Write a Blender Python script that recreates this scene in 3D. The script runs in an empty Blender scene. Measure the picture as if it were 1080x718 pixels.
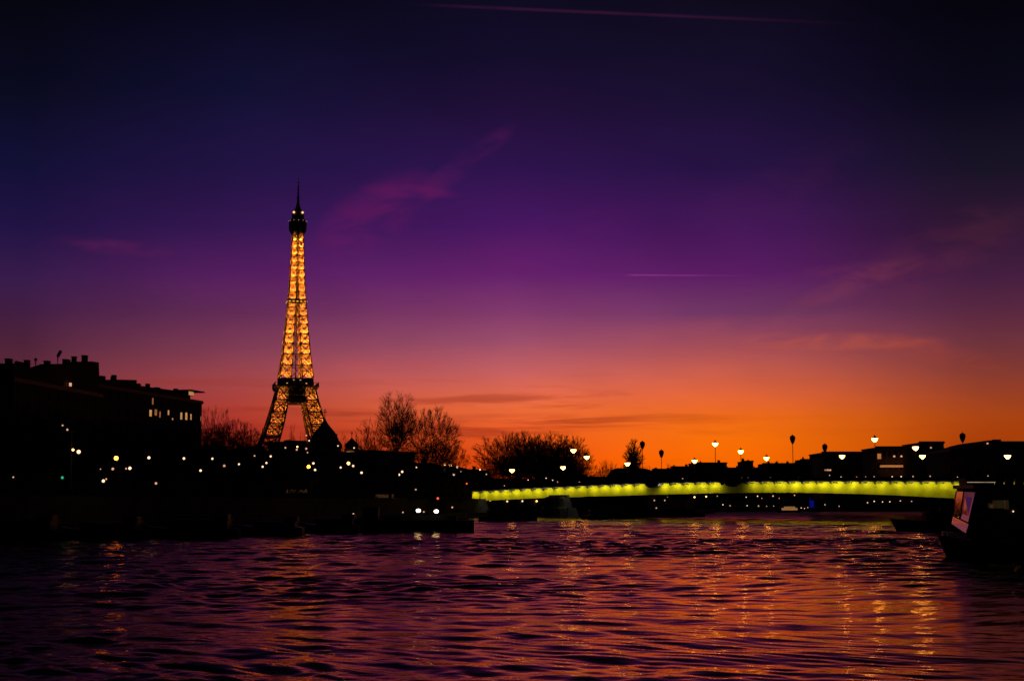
import bpy, math, random
import numpy as np
from mathutils import Vector, Matrix

# ------------------------------------------------------------------ camera, sky, exposure
SC = bpy.context.scene
COL = SC.collection
R = math.radians
W0, H0, F0 = 1080.0, 718.0, 1600.0
EYE = 5.0
YH = 529.0
PITCH = math.atan((YH - H0 / 2) / F0)
cam = bpy.data.cameras.new('camera')
cam.sensor_width = 36.0
cam.lens = 36.0 * F0 / W0
cam.clip_end = 20000
camo = bpy.data.objects.new('camera', cam)
COL.objects.link(camo)
camo.location = (0, 0, EYE)
camo.rotation_euler = (math.pi / 2 + PITCH, 0, 0)
SC.camera = camo
SC.view_settings.view_transform = 'Standard'
SC.view_settings.look = 'None'
SC.view_settings.exposure = 0.0
SC.view_settings.gamma = 1.0
SC.view_settings.use_curve_mapping = False
SC.render.engine = 'CYCLES'
SC.cycles.use_denoising = True
SC.cycles.max_bounces = 5
SC.cycles.diffuse_bounces = 2
SC.cycles.glossy_bounces = 3
SC.cycles.sample_clamp_indirect = 4.0
SC.cycles.use_light_tree = True


def elev(py):
    return math.atan((H0 / 2 - py) / F0) + PITCH


def bearing(px, py):
    """unit direction toward a point of the view"""
    a, b = (px - W0 / 2) / F0, (H0 / 2 - py) / F0
    return Vector((a, math.cos(PITCH) - b * math.sin(PITCH), math.sin(PITCH) + b * math.cos(PITCH))).normalized()


def azim(px, py=400):
    v = bearing(px, py)
    return math.atan2(v.x, v.y)


def elev2(px, py):
    return math.asin(bearing(px, py).z)


def lin(c):
    return tuple(((v / 255.0) / 12.92 if v / 255.0 <= 0.04045 else ((v / 255.0 + 0.055) / 1.055) ** 2.4) for v in c)


# dusk sky: colour by height above the horizon, at five bearings
SKY = {
    25: [(531, (70, 16, 12)), (470, (92, 26, 28)), (440, (108, 36, 50)), (410, (104, 42, 56)), (370, (84, 38, 58)), (330, (66, 30, 66)),
         (290, (54, 27, 74)), (240, (34, 20, 70)), (180, (19, 16, 54)), (100, (11, 11, 32)), (0, (5, 5, 14))],
    250: [(531, (120, 26, 12)), (475, (150, 38, 26)), (450, (176, 52, 40)), (430, (180, 64, 52)), (400, (162, 70, 74)), (370, (132, 62, 84)),
          (330, (100, 44, 86)), (290, (86, 30, 94)), (240, (56, 24, 84)), (180, (35, 20, 70)), (100, (18, 16, 50)), (0, (10, 8, 26))],
    540: [(531, (215, 62, 6)), (485, (232, 76, 10)), (455, (236, 92, 34)), (430, (234, 106, 58)), (410, (218, 102, 80)), (390, (192, 94, 96)),
          (360, (152, 76, 104)), (330, (126, 56, 104)), (290, (98, 32, 104)), (240, (70, 22, 94)), (180, (46, 19, 76)), (120, (33, 15, 56)),
          (60, (20, 13, 42)), (0, (15, 11, 33))],
    750: [(531, (250, 96, 0)), (485, (255, 108, 0)), (460, (253, 114, 10)), (440, (250, 112, 24)), (420, (238, 106, 54)), (390, (202, 94, 78)),
          (360, (156, 74, 90)), (330, (112, 54, 98)), (290, (90, 28, 98)), (240, (66, 22, 86)), (180, (38, 18, 66)), (100, (24, 15, 46)), (0, (14, 10, 26))],
    1060: [(531, (150, 52, 4)), (460, (172, 64, 10)), (440, (172, 68, 18)), (420, (160, 66, 34)), (390, (132, 58, 50)), (360, (108, 50, 60)),
           (330, (90, 40, 64)), (290, (68, 30, 64)), (240, (46, 23, 50)), (180, (24, 18, 36)), (100, (12, 10, 26)), (0, (5, 4, 12))],
}
world = bpy.data.worlds.new('World')
SC.world = world
world.use_nodes = True
wt = world.node_tree
wt.nodes.clear()


class NT:
    def __init__(s, t):
        s.t = t

    def n(s, kind, **kw):
        nd = s.t.nodes.new(kind)
        for k, v in kw.items():
            setattr(nd, k, v)
        return nd

    def l(s, a, b):
        s.t.links.new(a, b)

    def math(s, op, a, b=None, c=None, clamp=False):
        nd = s.n('ShaderNodeMath', operation=op, use_clamp=clamp)
        for i, v in enumerate((a, b, c)):
            if v is None:
                continue
            if isinstance(v, (int, float)):
                nd.inputs[i].default_value = v
            else:
                s.l(v, nd.inputs[i])
        return nd.outputs[0]

    def maprange(s, v, a, b, c=0.0, d=1.0, interp='SMOOTHSTEP'):
        nd = s.n('ShaderNodeMapRange', interpolation_type=interp, clamp=True)
        s.l(v, nd.inputs['Value'])
        for k, x in (('From Min', a), ('From Max', b), ('To Min', c), ('To Max', d)):
            nd.inputs[k].default_value = x
        return nd.outputs[0]

    def mix(s, f, a, b, mode='MIX'):
        nd = s.n('ShaderNodeMix', data_type='RGBA', blend_type=mode)
        for i, v in ((0, f), (6, a), (7, b)):
            if isinstance(v, (int, float)):
                nd.inputs[i].default_value = v
            elif isinstance(v, tuple):
                nd.inputs[i].default_value = (*v, 1.0)
            else:
                s.l(v, nd.inputs[i])
        return nd.outputs[2]


w = NT(wt)
tc = w.n('ShaderNodeTexCoord')
nrm = w.n('ShaderNodeVectorMath', operation='NORMALIZE')
w.l(tc.outputs['Generated'], nrm.inputs[0])
sep = w.n('ShaderNodeSeparateXYZ')
w.l(nrm.outputs[0], sep.inputs[0])
EL = w.math('ARCSINE', sep.outputs[2])
AZ = w.math('ARCTAN2', sep.outputs[0], sep.outputs[1])
cur = None
cols = sorted(SKY)
E_MAX = R(40)
for i, px in enumerate(cols):
    f = w.math('DIVIDE', EL, E_MAX, clamp=True)
    ramp = w.n('ShaderNodeValToRGB')
    w.l(f, ramp.inputs[0])
    el = ramp.color_ramp.elements
    stops = [(max(0.0, elev2(px, py)) / E_MAX, lin(c)) for py, c in SKY[px]] + [(1.0, lin((5, 5, 14)))]
    while len(el) > 1:
        el.remove(el[-1])
    el[0].position, el[0].color = stops[0][0], (*stops[0][1], 1)
    for p, c in stops[1:]:
        e = el.new(p)
        e.color = (*c, 1)
    if cur is None:
        cur = ramp.outputs[0]
    else:
        cur = w.mix(w.maprange(AZ, azim(cols[i - 1]), azim(px), interp='LINEAR' if i < 4 else 'SMOOTHSTEP'), cur, ramp.outputs[0])
# the side away from the afterglow is dark night blue
AA = w.math('ABSOLUTE', w.math('SUBTRACT', AZ, 0.04))
cur = w.mix(w.maprange(AA, 0.40, 1.5), cur, lin((7, 7, 18)))


def wisp_coords(sx, sy, tilt, seed):
    cb = w.n('ShaderNodeCombineXYZ')
    a2 = w.math('ADD', w.math('MULTIPLY', AZ, sx), w.math('MULTIPLY', EL, tilt))
    w.l(a2, cb.inputs[0])
    w.l(w.math('MULTIPLY', EL, sy), cb.inputs[1])
    cb.inputs[2].default_value = seed
    return cb.outputs[0]


def noise(vec, scale, detail=4, rough=0.55, dist=0.0):
    nz = w.n('ShaderNodeTexNoise')
    w.l(vec, nz.inputs['Vector'])
    nz.inputs['Scale'].default_value = scale
    nz.inputs['Detail'].default_value = detail
    nz.inputs['Roughness'].default_value = rough
    nz.inputs['Distortion'].default_value = dist
    return nz.outputs[0]


def blob(px, py, rx, ry, slope=0.0):
    """soft ellipse mask in bearing / height, angles of that many photo pixels"""
    a0 = azim(px, py)
    dx = w.math('DIVIDE', w.math('SUBTRACT', AZ, a0), rx / F0)
    ey = w.math('SUBTRACT', EL, elev2(px, py))
    ey = w.math('SUBTRACT', ey, w.math('MULTIPLY', w.math('SUBTRACT', AZ, a0), slope))
    dy = w.math('DIVIDE', ey, ry / F0)
    r2 = w.math('ADD', w.math('MULTIPLY', dx, dx), w.math('MULTIPLY', dy, dy))
    return w.maprange(r2, 0.0, 1.0, 1.0, 0.0)


# dark cloud streaks low over the horizon
low = w.math('MULTIPLY', w.maprange(EL, elev(500), elev(455)), w.maprange(EL, elev(432), elev(385), 1.0, 0.0))
stk = w.maprange(noise(wisp_coords(7, 95, 0, 3.1), 1.0, 5, 0.6, 0.4), 0.50, 0.68)
lside = w.maprange(AZ, azim(820), azim(600), 0.12, 1.0)
cur = w.mix(w.math('MULTIPLY', w.math('MULTIPLY', w.math('MULTIPLY', stk, low), lside), 0.6), cur, lin((150, 44, 26)))
# placed dark streaks
for (px, py, rx, ry, k) in ((560, 441, 150, 7, .55), (235, 432, 70, 5, .5), (262, 450, 80, 5, .45), (470, 456, 110, 6, .5), (430, 402, 80, 4, .25),
                            (745, 444, 60, 5, .3), (610, 452, 120, 4, .3), (390, 436, 60, 5, .4)):
    m = w.math('MULTIPLY', blob(px, py, rx, ry), w.maprange(noise(wisp_coords(16, 150, 0, px * .01), 1.0, 4, .6), .35, .6))
    cur = w.mix(w.math('MULTIPLY', m, k * .5), cur, lin((140, 40, 30)))
# rosy wisps higher up
for (px, py, rx, ry, sl, k, c) in ((392, 228, 60, 34, .5, .5, (120, 26, 96)), (432, 202, 50, 7, -.05, .42, (126, 26, 92)), (480, 180, 60, 14, .7, .45, (104, 26, 90)),
                                   (120, 261, 60, 8, -.05, .42, (112, 34, 84)), (900, 300, 70, 12, .35, .42, (140, 62, 70)),
                                   (905, 285, 60, 9, .05, .3, (130, 56, 76)), (985, 272, 90, 34, .4, .30, (110, 44, 66)),
                                   (870, 360, 110, 9, -.02, .5, (206, 92, 60)), (985, 372, 70, 12, -.25, .42, (170, 66, 44)),
                                   (560, 260, 120, 26, .25, .18, (110, 26, 96)), (780, 225, 120, 34, .5, .22, (76, 26, 70)),
                                   (410, 386, 60, 5, 0, .3, (190, 74, 74)), (700, 356, 200, 14, .1, .15, (190, 90, 90))):
    m = w.math('MULTIPLY', blob(px, py, rx * 1.25, ry * 1.3, sl), w.maprange(noise(wisp_coords(26, 60, -14, px * .013), 1.0, 5, .55, .5), .30, .66))
    cur = w.mix(w.math('MULTIPLY', m, k * .68), cur, lin(c))
# faint uneven veil
veil = w.maprange(noise(wisp_coords(6, 14, 3, 9.7), 1.0, 4, .55), .3, .7, .90, 1.10, 'LINEAR')
cbv = w.n('ShaderNodeVectorMath', operation='SCALE')
w.l(cur, cbv.inputs[0])
w.l(veil, cbv.inputs['Scale'])
cur = cbv.outputs[0]
# two condensation trails


def trail(px0, py0, px1, py1, half, col, k, fin, fout):
    a0, a1 = azim(px0, py0), azim(px1, py1)
    nn = bearing(px0, py0).cross(bearing(px1, py1)).normalized()     # a straight trail is a great circle
    dt = w.n('ShaderNodeVectorMath', operation='DOT_PRODUCT')
    w.l(nrm.outputs[0], dt.inputs[0])
    dt.inputs[1].default_value = nn
    de = w.math('ABSOLUTE', dt.outputs['Value'])
    m = w.maprange(de, 0.0, half / F0, 1.0, 0.0)
    m = w.math('MULTIPLY', m, w.maprange(AZ, a0, a0 + (a1 - a0) * fin))
    m = w.math('MULTIPLY', m, w.maprange(AZ, a0 + (a1 - a0) * fout, a1, 1.0, 0.0))
    m = w.math('MULTIPLY', m, w.maprange(noise(wisp_coords(40, 40, 0, 2.0), 1.0, 3), .3, .6, .6, 1.0))
    global cur
    cur = w.mix(w.math('MULTIPLY', m, k), cur, lin(col))


trail(415, 4, 940, 27, 2.6, (80, 28, 66), .34, .25, .45)
trail(655, 290, 815, 291, 1.3, (150, 60, 130), .60, .1, .2)
bg = w.n('ShaderNodeBackground')
w.l(cur, bg.inputs[0])
bg.inputs[1].default_value = 1.0
wo = w.n('ShaderNodeOutputWorld')
w.l(bg.outputs[0], wo.inputs[0])
# the sun is already below the horizon: no sun lamp


def at(px, py, D):
    a = (px - W0 / 2) / F0
    b = (H0 / 2 - py) / F0
    fy, fz = math.cos(PITCH) - b * math.sin(PITCH), math.sin(PITCH) + b * math.cos(PITCH)
    return Vector((a * D / fy, D, EYE + fz * D / fy))


def zat(py, D):
    return at(540, py, D).z


def xat(px, D, py=520):
    return at(px, py, D).x


def on_line(px, A, B):
    """where the bearing of px crosses the plan line A-B"""
    t = xat(px, 1.0)
    dx, dy = B[0] - A[0], B[1] - A[1]
    s = (t * A[1] - A[0]) / (dx - t * dy)
    return A[0] + s * dx, A[1] + s * dy


# ------------------------------------------------------------------ materials
MATS = {}


def mat(name, col, rough=0.8, metal=0.0, var=0.25, scale=0.6, bump=0.0, spec=0.3):
    if name in MATS:
        return MATS[name]
    m = bpy.data.materials.new(name)
    m.use_nodes = True
    t = NT(m.node_tree)
    p = m.node_tree.nodes['Principled BSDF']
    p.inputs['Roughness'].default_value = rough
    p.inputs['Metallic'].default_value = metal
    p.inputs['Specular IOR Level'].default_value = spec
    c = t.n('ShaderNodeTexCoord')
    nz = t.n('ShaderNodeTexNoise')
    nz.inputs['Scale'].default_value = scale
    nz.inputs['Detail'].default_value = 6
    t.l(c.outputs['Object'], nz.inputs['Vector'])
    f = t.maprange(nz.outputs[0], .3, .7, 0, 1, 'LINEAR')
    a = tuple(max(0, v * (1 - var)) for v in col)
    b = tuple(min(1, v * (1 + var)) for v in col)
    t.l(t.mix(f, a, b), p.inputs['Base Color'])
    if bump:
        bp = t.n('ShaderNodeBump')
        bp.inputs['Distance'].default_value = bump
        t.l(nz.outputs[0], bp.inputs['Height'])
        t.l(bp.outputs[0], p.inputs['Normal'])
    MATS[name] = m
    return m


def emit(name, col, strength):
    if name in MATS:
        return MATS[name]
    m = bpy.data.materials.new(name)
    m.use_nodes = True
    t = NT(m.node_tree)
    p = m.node_tree.nodes['Principled BSDF']
    p.inputs['Base Color'].default_value = (*col, 1)
    p.inputs['Roughness'].default_value = .3
    p.inputs['Emission Color'].default_value = (*col, 1)
    c = t.n('ShaderNodeTexCoord')
    nz = t.n('ShaderNodeTexNoise')
    nz.inputs['Scale'].default_value = 1.7
    t.l(c.outputs['Object'], nz.inputs['Vector'])
    t.l(t.maprange(nz.outputs[0], .3, .7, strength * .75, strength * 1.2, 'LINEAR'), p.inputs['Emission Strength'])
    MATS[name] = m
    return m


STONE = mat('dark_stone', (0.07, 0.06, 0.05), .9, 0, .35, .5, .05)
QUAYST = mat('quay_stone', (0.07, 0.06, 0.05), .9, 0, .35, .4, .05)
GROUND = mat('ground_earth', (0.04, 0.038, 0.035), .95, 0, .4, .08, 0)
ASPH = mat('asphalt', (0.045, 0.045, 0.047), .9, 0, .3, .6, 0)
BARK = mat('bark', (0.030, 0.024, 0.020), .95, 0, .4, 2.0, 0)
IRON = mat('dark_iron', (0.03, 0.03, 0.03), .6, .3, .2, 2.0, 0)
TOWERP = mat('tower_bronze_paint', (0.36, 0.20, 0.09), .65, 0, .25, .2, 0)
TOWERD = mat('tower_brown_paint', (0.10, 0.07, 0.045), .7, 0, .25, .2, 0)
FACADE = mat('facade_limestone', (0.06, 0.05, 0.042), .9, 0, .25, .3, 0)
FACADE2 = mat('facade_pale', (0.30, 0.24, 0.18), .9, 0, .2, .3, 0)
ZINC = mat('zinc_roof', (0.05, 0.055, 0.065), .55, .3, .25, .4, 0)
GOLDD = mat('matt_gold_dome', (0.16, 0.11, 0.05), .55, .5, .2, .6, 0)
GREENP = mat('bridge_yellow_green_paint', (0.60, 0.52, 0.004), .8, 0, .25, .35, 0, .03)
CONC = mat('concrete', (0.07, 0.065, 0.06), .9, 0, .25, .5, .02)
HULL = mat('black_hull_paint', (0.015, 0.014, 0.016), .45, 0, .3, 1.0, 0)
CABIN = mat('boat_cabin_paint', (0.05, 0.045, 0.045), .5, 0, .3, 1.0, 0)
OCHRE = mat('ochre_bow_panel', (0.72, 0.46, 0.16), .35, 0, .15, 1.0, 0)
op_ = OCHRE.node_tree.nodes['Principled BSDF']
op_.inputs['Coat Weight'].default_value = 1.0
op_.inputs['Coat IOR'].default_value = 2.2
op_.inputs['Coat Roughness'].default_value = .15
op_.inputs['Coat Tint'].default_value = (1, .7, .3, 1)
GLASSD = mat('dark_glass', (0.01, 0.01, 0.012), .6, 0, .1, 1.0, 0, .04)
LAMPOFF = mat('unlit_lantern', (0.05, 0.045, 0.04), .4, 0, .2, 2.0, 0)
E_LANT = emit('lantern_glow', (1.0, .46, .08), 19.0)
E_WHITE = emit('white_lamp_glow', (1.0, .60, .36), 1.9)
E_DIM = emit('dim_lamp_glow', (1.0, .48, .26), .8)
E_AMBER = emit('amber_lamp_glow', (1.0, .24, .018), 15.0)
E_YEL = emit('yellow_lamp_glow', (1.0, .50, .11), 5.0)
E_RED = emit('red_lamp_glow', (1.0, .10, .05), 1.6)
E_GREEN = emit('green_signal_glow', (.03, .6, .35), .8)
E_BLUE = emit('blue_sign_glow', (.006, .015, .6), .22)
E_WIN = emit('lit_window', (1.0, .36, .09), .26)
E_WINW = emit('lit_window_pale', (1.0, .48, .17), .48)
E_STRIP = emit('warm_strip_glow', (1.0, .34, .10), .40)
E_FLOOD = emit('floodlight_glow', (1.0, .88, .62), 7.0)


# ------------------------------------------------------------------ mesh helpers
class MB:
    def __init__(s):
        s.v, s.f = [], []

    def add(s, vs, fs):
        b = len(s.v)
        s.v += [tuple(x) for x in vs]
        s.f += [tuple(b + i for i in f) for f in fs]
        return s

    def box(s, c, d, rz=0.0):
        hx, hy, hz = d[0] / 2, d[1] / 2, d[2] / 2
        ca, sa = math.cos(rz), math.sin(rz)
        vs = []
        for z in (-hz, hz):
            for x, y in ((-hx, -hy), (hx, -hy), (hx, hy), (-hx, hy)):
                vs.append((c[0] + x * ca - y * sa, c[1] + x * sa + y * ca, c[2] + z))
        return s.add(vs, [(3, 2, 1, 0), (4, 5, 6, 7), (0, 1, 5, 4), (1, 2, 6, 5), (2, 3, 7, 6), (3, 0, 4, 7)])

    def bar(s, p, q, w, w2=None, n=4):
        p, q = Vector(p), Vector(q)
        d = q - p
        if d.length < 1e-6:
            return s
        d.normalize()
        u = d.cross(Vector((0, 0, 1)))
        if u.length < 1e-3:
            u = Vector((1, 0, 0))
        u.normalize()
        t = d.cross(u)
        w2 = w if w2 is None else w2
        vs = []
        off = math.pi / n
        for c, r in ((p, w / 2), (q, w2 / 2)):
            for k in range(n):
                a = off + 2 * math.pi * k / n
                rr = r * (1.414 if n == 4 else 1.0)
                vs.append(c + u * math.cos(a) * rr + t * math.sin(a) * rr)
        fs = [(k, (k + 1) % n, n + (k + 1) % n, n + k) for k in range(n)]
        fs += [tuple(range(n - 1, -1, -1)), tuple(range(n, 2 * n))]
        return s.add(vs, fs)

    def lathe(s, c, prof, n=12):
        vs, fs = [], []
        for r, z in prof:
            for k in range(n):
                a = 2 * math.pi * k / n
                vs.append((c[0] + r * math.cos(a), c[1] + r * math.sin(a), c[2] + z))
        m = len(prof)
        for i in range(m - 1):
            for k in range(n):
                fs.append((i * n + k, i * n + (k + 1) % n, (i + 1) * n + (k + 1) % n, (i + 1) * n + k))
        fs.append(tuple(range(n - 1, -1, -1)))
        fs.append(tuple((m - 1) * n + k for k in range(n)))
        return s.add(vs, fs)

    def ball(s, c, r, n=10, m=6):
        prof = [(max(.01, r * math.sin(math.pi * i / m)), -r * math.cos(math.pi * i / m)) for i in range(m + 1)]
        return s.lathe(c, prof, n)

    def prism(s, poly, z0, z1):
        n = len(poly)
        vs = [(x, y, z0) for x, y in poly] + [(x, y, z1) for x, y in poly]
        fs = [tuple(range(n - 1, -1, -1)), tuple(range(n, 2 * n))]
        fs += [(i, (i + 1) % n, n + (i + 1) % n, n + i) for i in range(n)]
        return s.add(vs, fs)

    def loft(s, rings, cap=True):
        n = len(rings[0])
        vs = [p for r in rings for p in r]
        fs = []
        for i in range(len(rings) - 1):
            for k in range(n):
                fs.append((i * n + k, i * n + (k + 1) % n, (i + 1) * n + (k + 1) % n, (i + 1) * n + k))
        if cap:
            fs.append(tuple(range(n - 1, -1, -1)))
            fs.append(tuple((len(rings) - 1) * n + k for k in range(n)))
        return s.add(vs, fs)

    def mesh(s, name, m, smooth=False, org=None):
        me = bpy.data.meshes.new(name)
        vs = s.v if org is None else [(x - org[0], y - org[1], z - org[2]) for x, y, z in s.v]
        me.from_pydata(vs, [], s.f)
        me.materials.append(m)
        if smooth:
            me.polygons.foreach_set('use_smooth', [True] * len(me.polygons))
        me.update()
        return me

    def build(s, name, m, parent=None, smooth=False, world=False):
        """world=True: the points are world points, the parent stands unrotated"""
        org = parent.location if (world and parent is not None) else None
        o = bpy.data.objects.new(name, s.mesh(name, m, smooth, org))
        COL.objects.link(o)
        if parent is not None:
            o.parent = parent
        return o


def tag(o, label=None, cat=None, group=None, kind=None):
    if label:
        o['label'] = label
    if cat:
        o['category'] = cat
    if group:
        o['group'] = group
    if kind:
        o['kind'] = kind
    return o


def thing(name, label, cat, loc=(0, 0, 0), rz=0.0, group=None):
    o = bpy.data.objects.new(name, None)
    o.empty_display_size = .2
    COL.objects.link(o)
    o.location = loc
    o.rotation_euler = (0, 0, rz)
    return tag(o, label, cat, group)


def copy_tree(o, parent=None):
    c = o.copy()
    COL.objects.link(c)
    c.parent = parent
    for ch in list(o.children):
        copy_tree(ch, c)
    return c


ORD = ['leftmost', 'second', 'third', 'fourth', 'fifth', 'sixth', 'seventh', 'eighth', 'ninth', 'tenth', 'eleventh', 'twelfth', 'thirteenth',
       'fourteenth', 'fifteenth', 'sixteenth', 'seventeenth', 'eighteenth', 'nineteenth', 'twentieth']


def ordinal(i, n):
    return 'leftmost' if i == 0 else ('rightmost' if i == n - 1 else ORD[i] + ' from the left')


# ------------------------------------------------------------------ river
LB = [(-108, -60), (-92, 100), (-76, 210), (-52, 300), (-26, 420), (-14, 478), (52, 556), (84, 640), (104, 770), (112, 800)]
RB = [(330, 812), (330, 700), (210, 540), (150, 400), (104, 130), (96, -60)]


def bank_x(y):
    for a, b in zip(LB, LB[1:]):
        if a[1] <= y <= b[1]:
            return a[0] + (b[0] - a[0]) * (y - a[1]) / (b[1] - a[1])
    return LB[-1][0]


rng = np.random.default_rng(11)


def river():
    ratio = 0.0036
    n = int(math.log(900 / 9.0) / ratio)
    ys = 9.0 * np.exp(np.arange(n + 1) * ratio)
    ts = np.linspace(-0.62, 0.62, 401)
    Y = ys[:, None] * np.ones_like(ts)[None, :]
    X = Y * ts[None, :]
    step = Y * 0.0036
    Z = np.zeros_like(X)
    # wind chop and the crossed wakes of passing boats
    comps = []
    for k in range(150):
        lam = float(np.exp(rng.uniform(math.log(0.5), math.log(5.0))))
        th = rng.normal(1.57, .80)
        comps.append((lam, th, 0.0040 * lam ** 0.92, rng.uniform(0, 6.28)))
    for k in range(8):
        lam = float(rng.uniform(7, 15))
        th = rng.choice([1.22, 1.84]) + rng.normal(0, .12)
        comps.append((lam, th, 0.024, rng.uniform(0, 6.28)))
    # a smoother reach in mid-river, chop along the banks and upstream
    calm = np.exp(-((X - 19) / 21.0) ** 2) * np.clip((135 - Y) / 55, 0, 1)
    near = (0.98 + .85 * np.clip((Y - 70) / 110, 0, 1)) * (1 - .76 * calm)
    for k in range(34):
        comps.append((float(rng.uniform(5.5, 15)), rng.normal(1.57, .7), -.024, rng.uniform(0, 6.28)))     # upstream only
    far_ = np.clip((Y - 240) / 160, 0, 1)
    WX = X + 5.5 * np.sin(Y * .10 + 1.0 + .6 * np.sin(X * .07)) + 1.6 * np.sin(Y * .23 + X * .05)
    WY = Y + 3.2 * np.sin(X * .12 + .5 + .9 * np.sin(Y * .07)) + 1.1 * np.sin(X * .27 + Y * .06)
    patches = []
    for q in range(6):
        a_, b_, c_, d_ = rng.uniform(.03, .09), rng.uniform(.06, .20), rng.uniform(0, 6.28), rng.uniform(0, 6.28)
        patches.append(np.clip(.55 + .75 * np.sin(X * a_ + c_ + .9 * np.sin(Y * .05 + d_)) * np.sin(Y * b_ + d_ + .8 * np.sin(X * .06 + c_)), .08, 1.5))
    for x0_, y0_, th_, lam_, wd_, a_ in ((20, 46, 1.30, 6.5, 5.0, .030), (-4, 58, 1.82, 5.2, 4.5, .030), (26, 78, 1.36, 7.0, 6.0, .036), (4, 36, 1.72, 4.4, 3.0, .018)):
        u_ = math.cos(th_) * (X - x0_) + math.sin(th_) * (Y - y0_) + 1.6 * np.sin(X * .13 + y0_)
        v_ = -math.sin(th_) * (X - x0_) + math.cos(th_) * (Y - y0_)
        Z += a_ * np.exp(-(u_ / wd_) ** 2) * np.exp(-(v_ / 24.0) ** 2) * np.sin(2 * math.pi * u_ / lam_)
    for n_, (lam, th, amp, ph) in enumerate(comps):
        k = 2 * math.pi / lam
        g = np.clip((lam / step - 2.2) / 2.5, 0, 1)
        if g.max() <= 0:
            continue
        arg = k * (math.cos(th) * WX + math.sin(th) * WY) + ph
        Z += abs(amp) * g * (near if amp > 0 else far_) * (np.sin(arg) + .12 * np.sin(2 * arg + 1.57)) * (patches[n_ % 6] if lam < 7 else .8)
    nr, nc = X.shape
    V = np.stack([X, Y, Z], -1).reshape(-1, 3)
    i = np.arange(nr - 1)[:, None] * nc + np.arange(nc - 1)[None, :]
    Q = np.stack([i, i + 1, i + nc + 1, i + nc], -1).reshape(-1, 4)
    b = len(V)
    V = np.vstack([V, [[-4000, -400, -.5], [4000, -400, -.5], [4000, 2200, -.5], [-4000, 2200, -.5]]])
    Q = np.vstack([Q, [[b, b + 1, b + 2, b + 3]]])
    me = bpy.data.meshes.new('river_water')
    me.vertices.add(len(V))
    me.vertices.foreach_set('co', V.astype(np.float32).ravel())
    me.loops.add(Q.size)
    me.loops.foreach_set('vertex_index', Q.astype(np.int32).ravel())
    me.polygons.add(len(Q))
    me.polygons.foreach_set('loop_start', np.arange(0, Q.size, 4, dtype=np.int32))
    me.polygons.foreach_set('use_smooth', np.ones(len(Q), dtype=bool))
    me.update(calc_edges=True)
    m = bpy.data.materials.new('river_water')
    m.use_nodes = True
    t = NT(m.node_tree)
    m.node_tree.nodes.remove(m.node_tree.nodes['Principled BSDF'])
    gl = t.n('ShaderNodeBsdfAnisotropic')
    gl.inputs['Color'].default_value = (1.0, .70, .40, 1)      # warm tint put into the reflection colour, making reflections darker and more orange
    body = t.n('ShaderNodeBsdfDiffuse')
    body.inputs['Color'].default_value = (.012, .010, .006, 1)
    fr = t.n('ShaderNodeFresnel')
    fr.inputs['IOR'].default_value = 1.333
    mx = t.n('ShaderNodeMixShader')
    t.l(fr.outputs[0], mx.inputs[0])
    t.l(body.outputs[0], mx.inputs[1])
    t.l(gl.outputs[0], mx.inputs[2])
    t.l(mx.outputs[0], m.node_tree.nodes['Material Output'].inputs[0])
    c = t.n('ShaderNodeTexCoord')
    mp = t.n('ShaderNodeMapping')
    mp.inputs['Scale'].default_value = (.45, 1.0, 1.0)
    mp.inputs['Rotation'].default_value = (0, 0, .12)
    t.l(c.outputs['Object'], mp.inputs[0])
    hs = []
    for sc, det, amp in ((1.3, 4, .045), (4.2, 4, .014)):
        nz = t.n('ShaderNodeTexNoise')
        nz.inputs['Scale'].default_value = sc
        nz.inputs['Detail'].default_value = det
        nz.inputs['Distortion'].default_value = .6
        t.l(mp.outputs[0], nz.inputs['Vector'])
        hs.append(t.math('MULTIPLY', nz.outputs[0], amp))
    patch = t.n('ShaderNodeTexNoise')
    patch.inputs['Scale'].default_value = .045
    patch.inputs['Detail'].default_value = 2
    t.l(c.outputs['Object'], patch.inputs['Vector'])
    hh = t.math('MULTIPLY', t.math('ADD', hs[0], hs[1]), t.maprange(patch.outputs[0], .38, .62, .45, 1.15))
    sq = t.n('ShaderNodeSeparateXYZ')
    t.l(c.outputs['Object'], sq.inputs[0])
    dx = t.math('DIVIDE', t.math('SUBTRACT', sq.outputs[0], 19.0), 28.0)
    cm = t.math('MULTIPLY', t.maprange(t.math('MULTIPLY', dx, dx), 0, 1.4, 1, 0), t.maprange(sq.outputs[1], 80, 135, 1, 0))
    hh = t.math('MULTIPLY', hh, t.math('SUBTRACT', 1.1, t.math('MULTIPLY', cm, .68)))
    bp = t.n('ShaderNodeBump')
    bp.inputs['Strength'].default_value = 1.0
    bp.inputs['Distance'].default_value = 1.0
    t.l(hh, bp.inputs['Height'])
    t.l(bp.outputs[0], gl.inputs['Normal'])
    t.l(bp.outputs[0], fr.inputs['Normal'])
    sp = t.n('ShaderNodeSeparateXYZ')
    t.l(c.outputs['Object'], sp.inputs[0])
    t.l(t.math('ADD', t.maprange(sp.outputs[1], 70, 400, .07, .17, 'LINEAR'), t.maprange(sp.outputs[1], 420, 580, 0, .2)), gl.inputs['Roughness'])
    gl.distribution = 'GGX'
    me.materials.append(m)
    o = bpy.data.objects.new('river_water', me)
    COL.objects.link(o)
    tag(o, kind='structure')


river()

# ------------------------------------------------------------------ ground: both banks in one sheet, with quay walls down to the water
GZ = 6.0
LQ = 1.6


def offs(line, d):
    out = []
    for i, p in enumerate(line):
        a = line[max(0, i - 1)]
        b = line[min(len(line) - 1, i + 1)]
        tx, ty = b[0] - a[0], b[1] - a[1]
        L = math.hypot(tx, ty)
        out.append((p[0] - ty / L * d, p[1] + tx / L * d))
    return out


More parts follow.
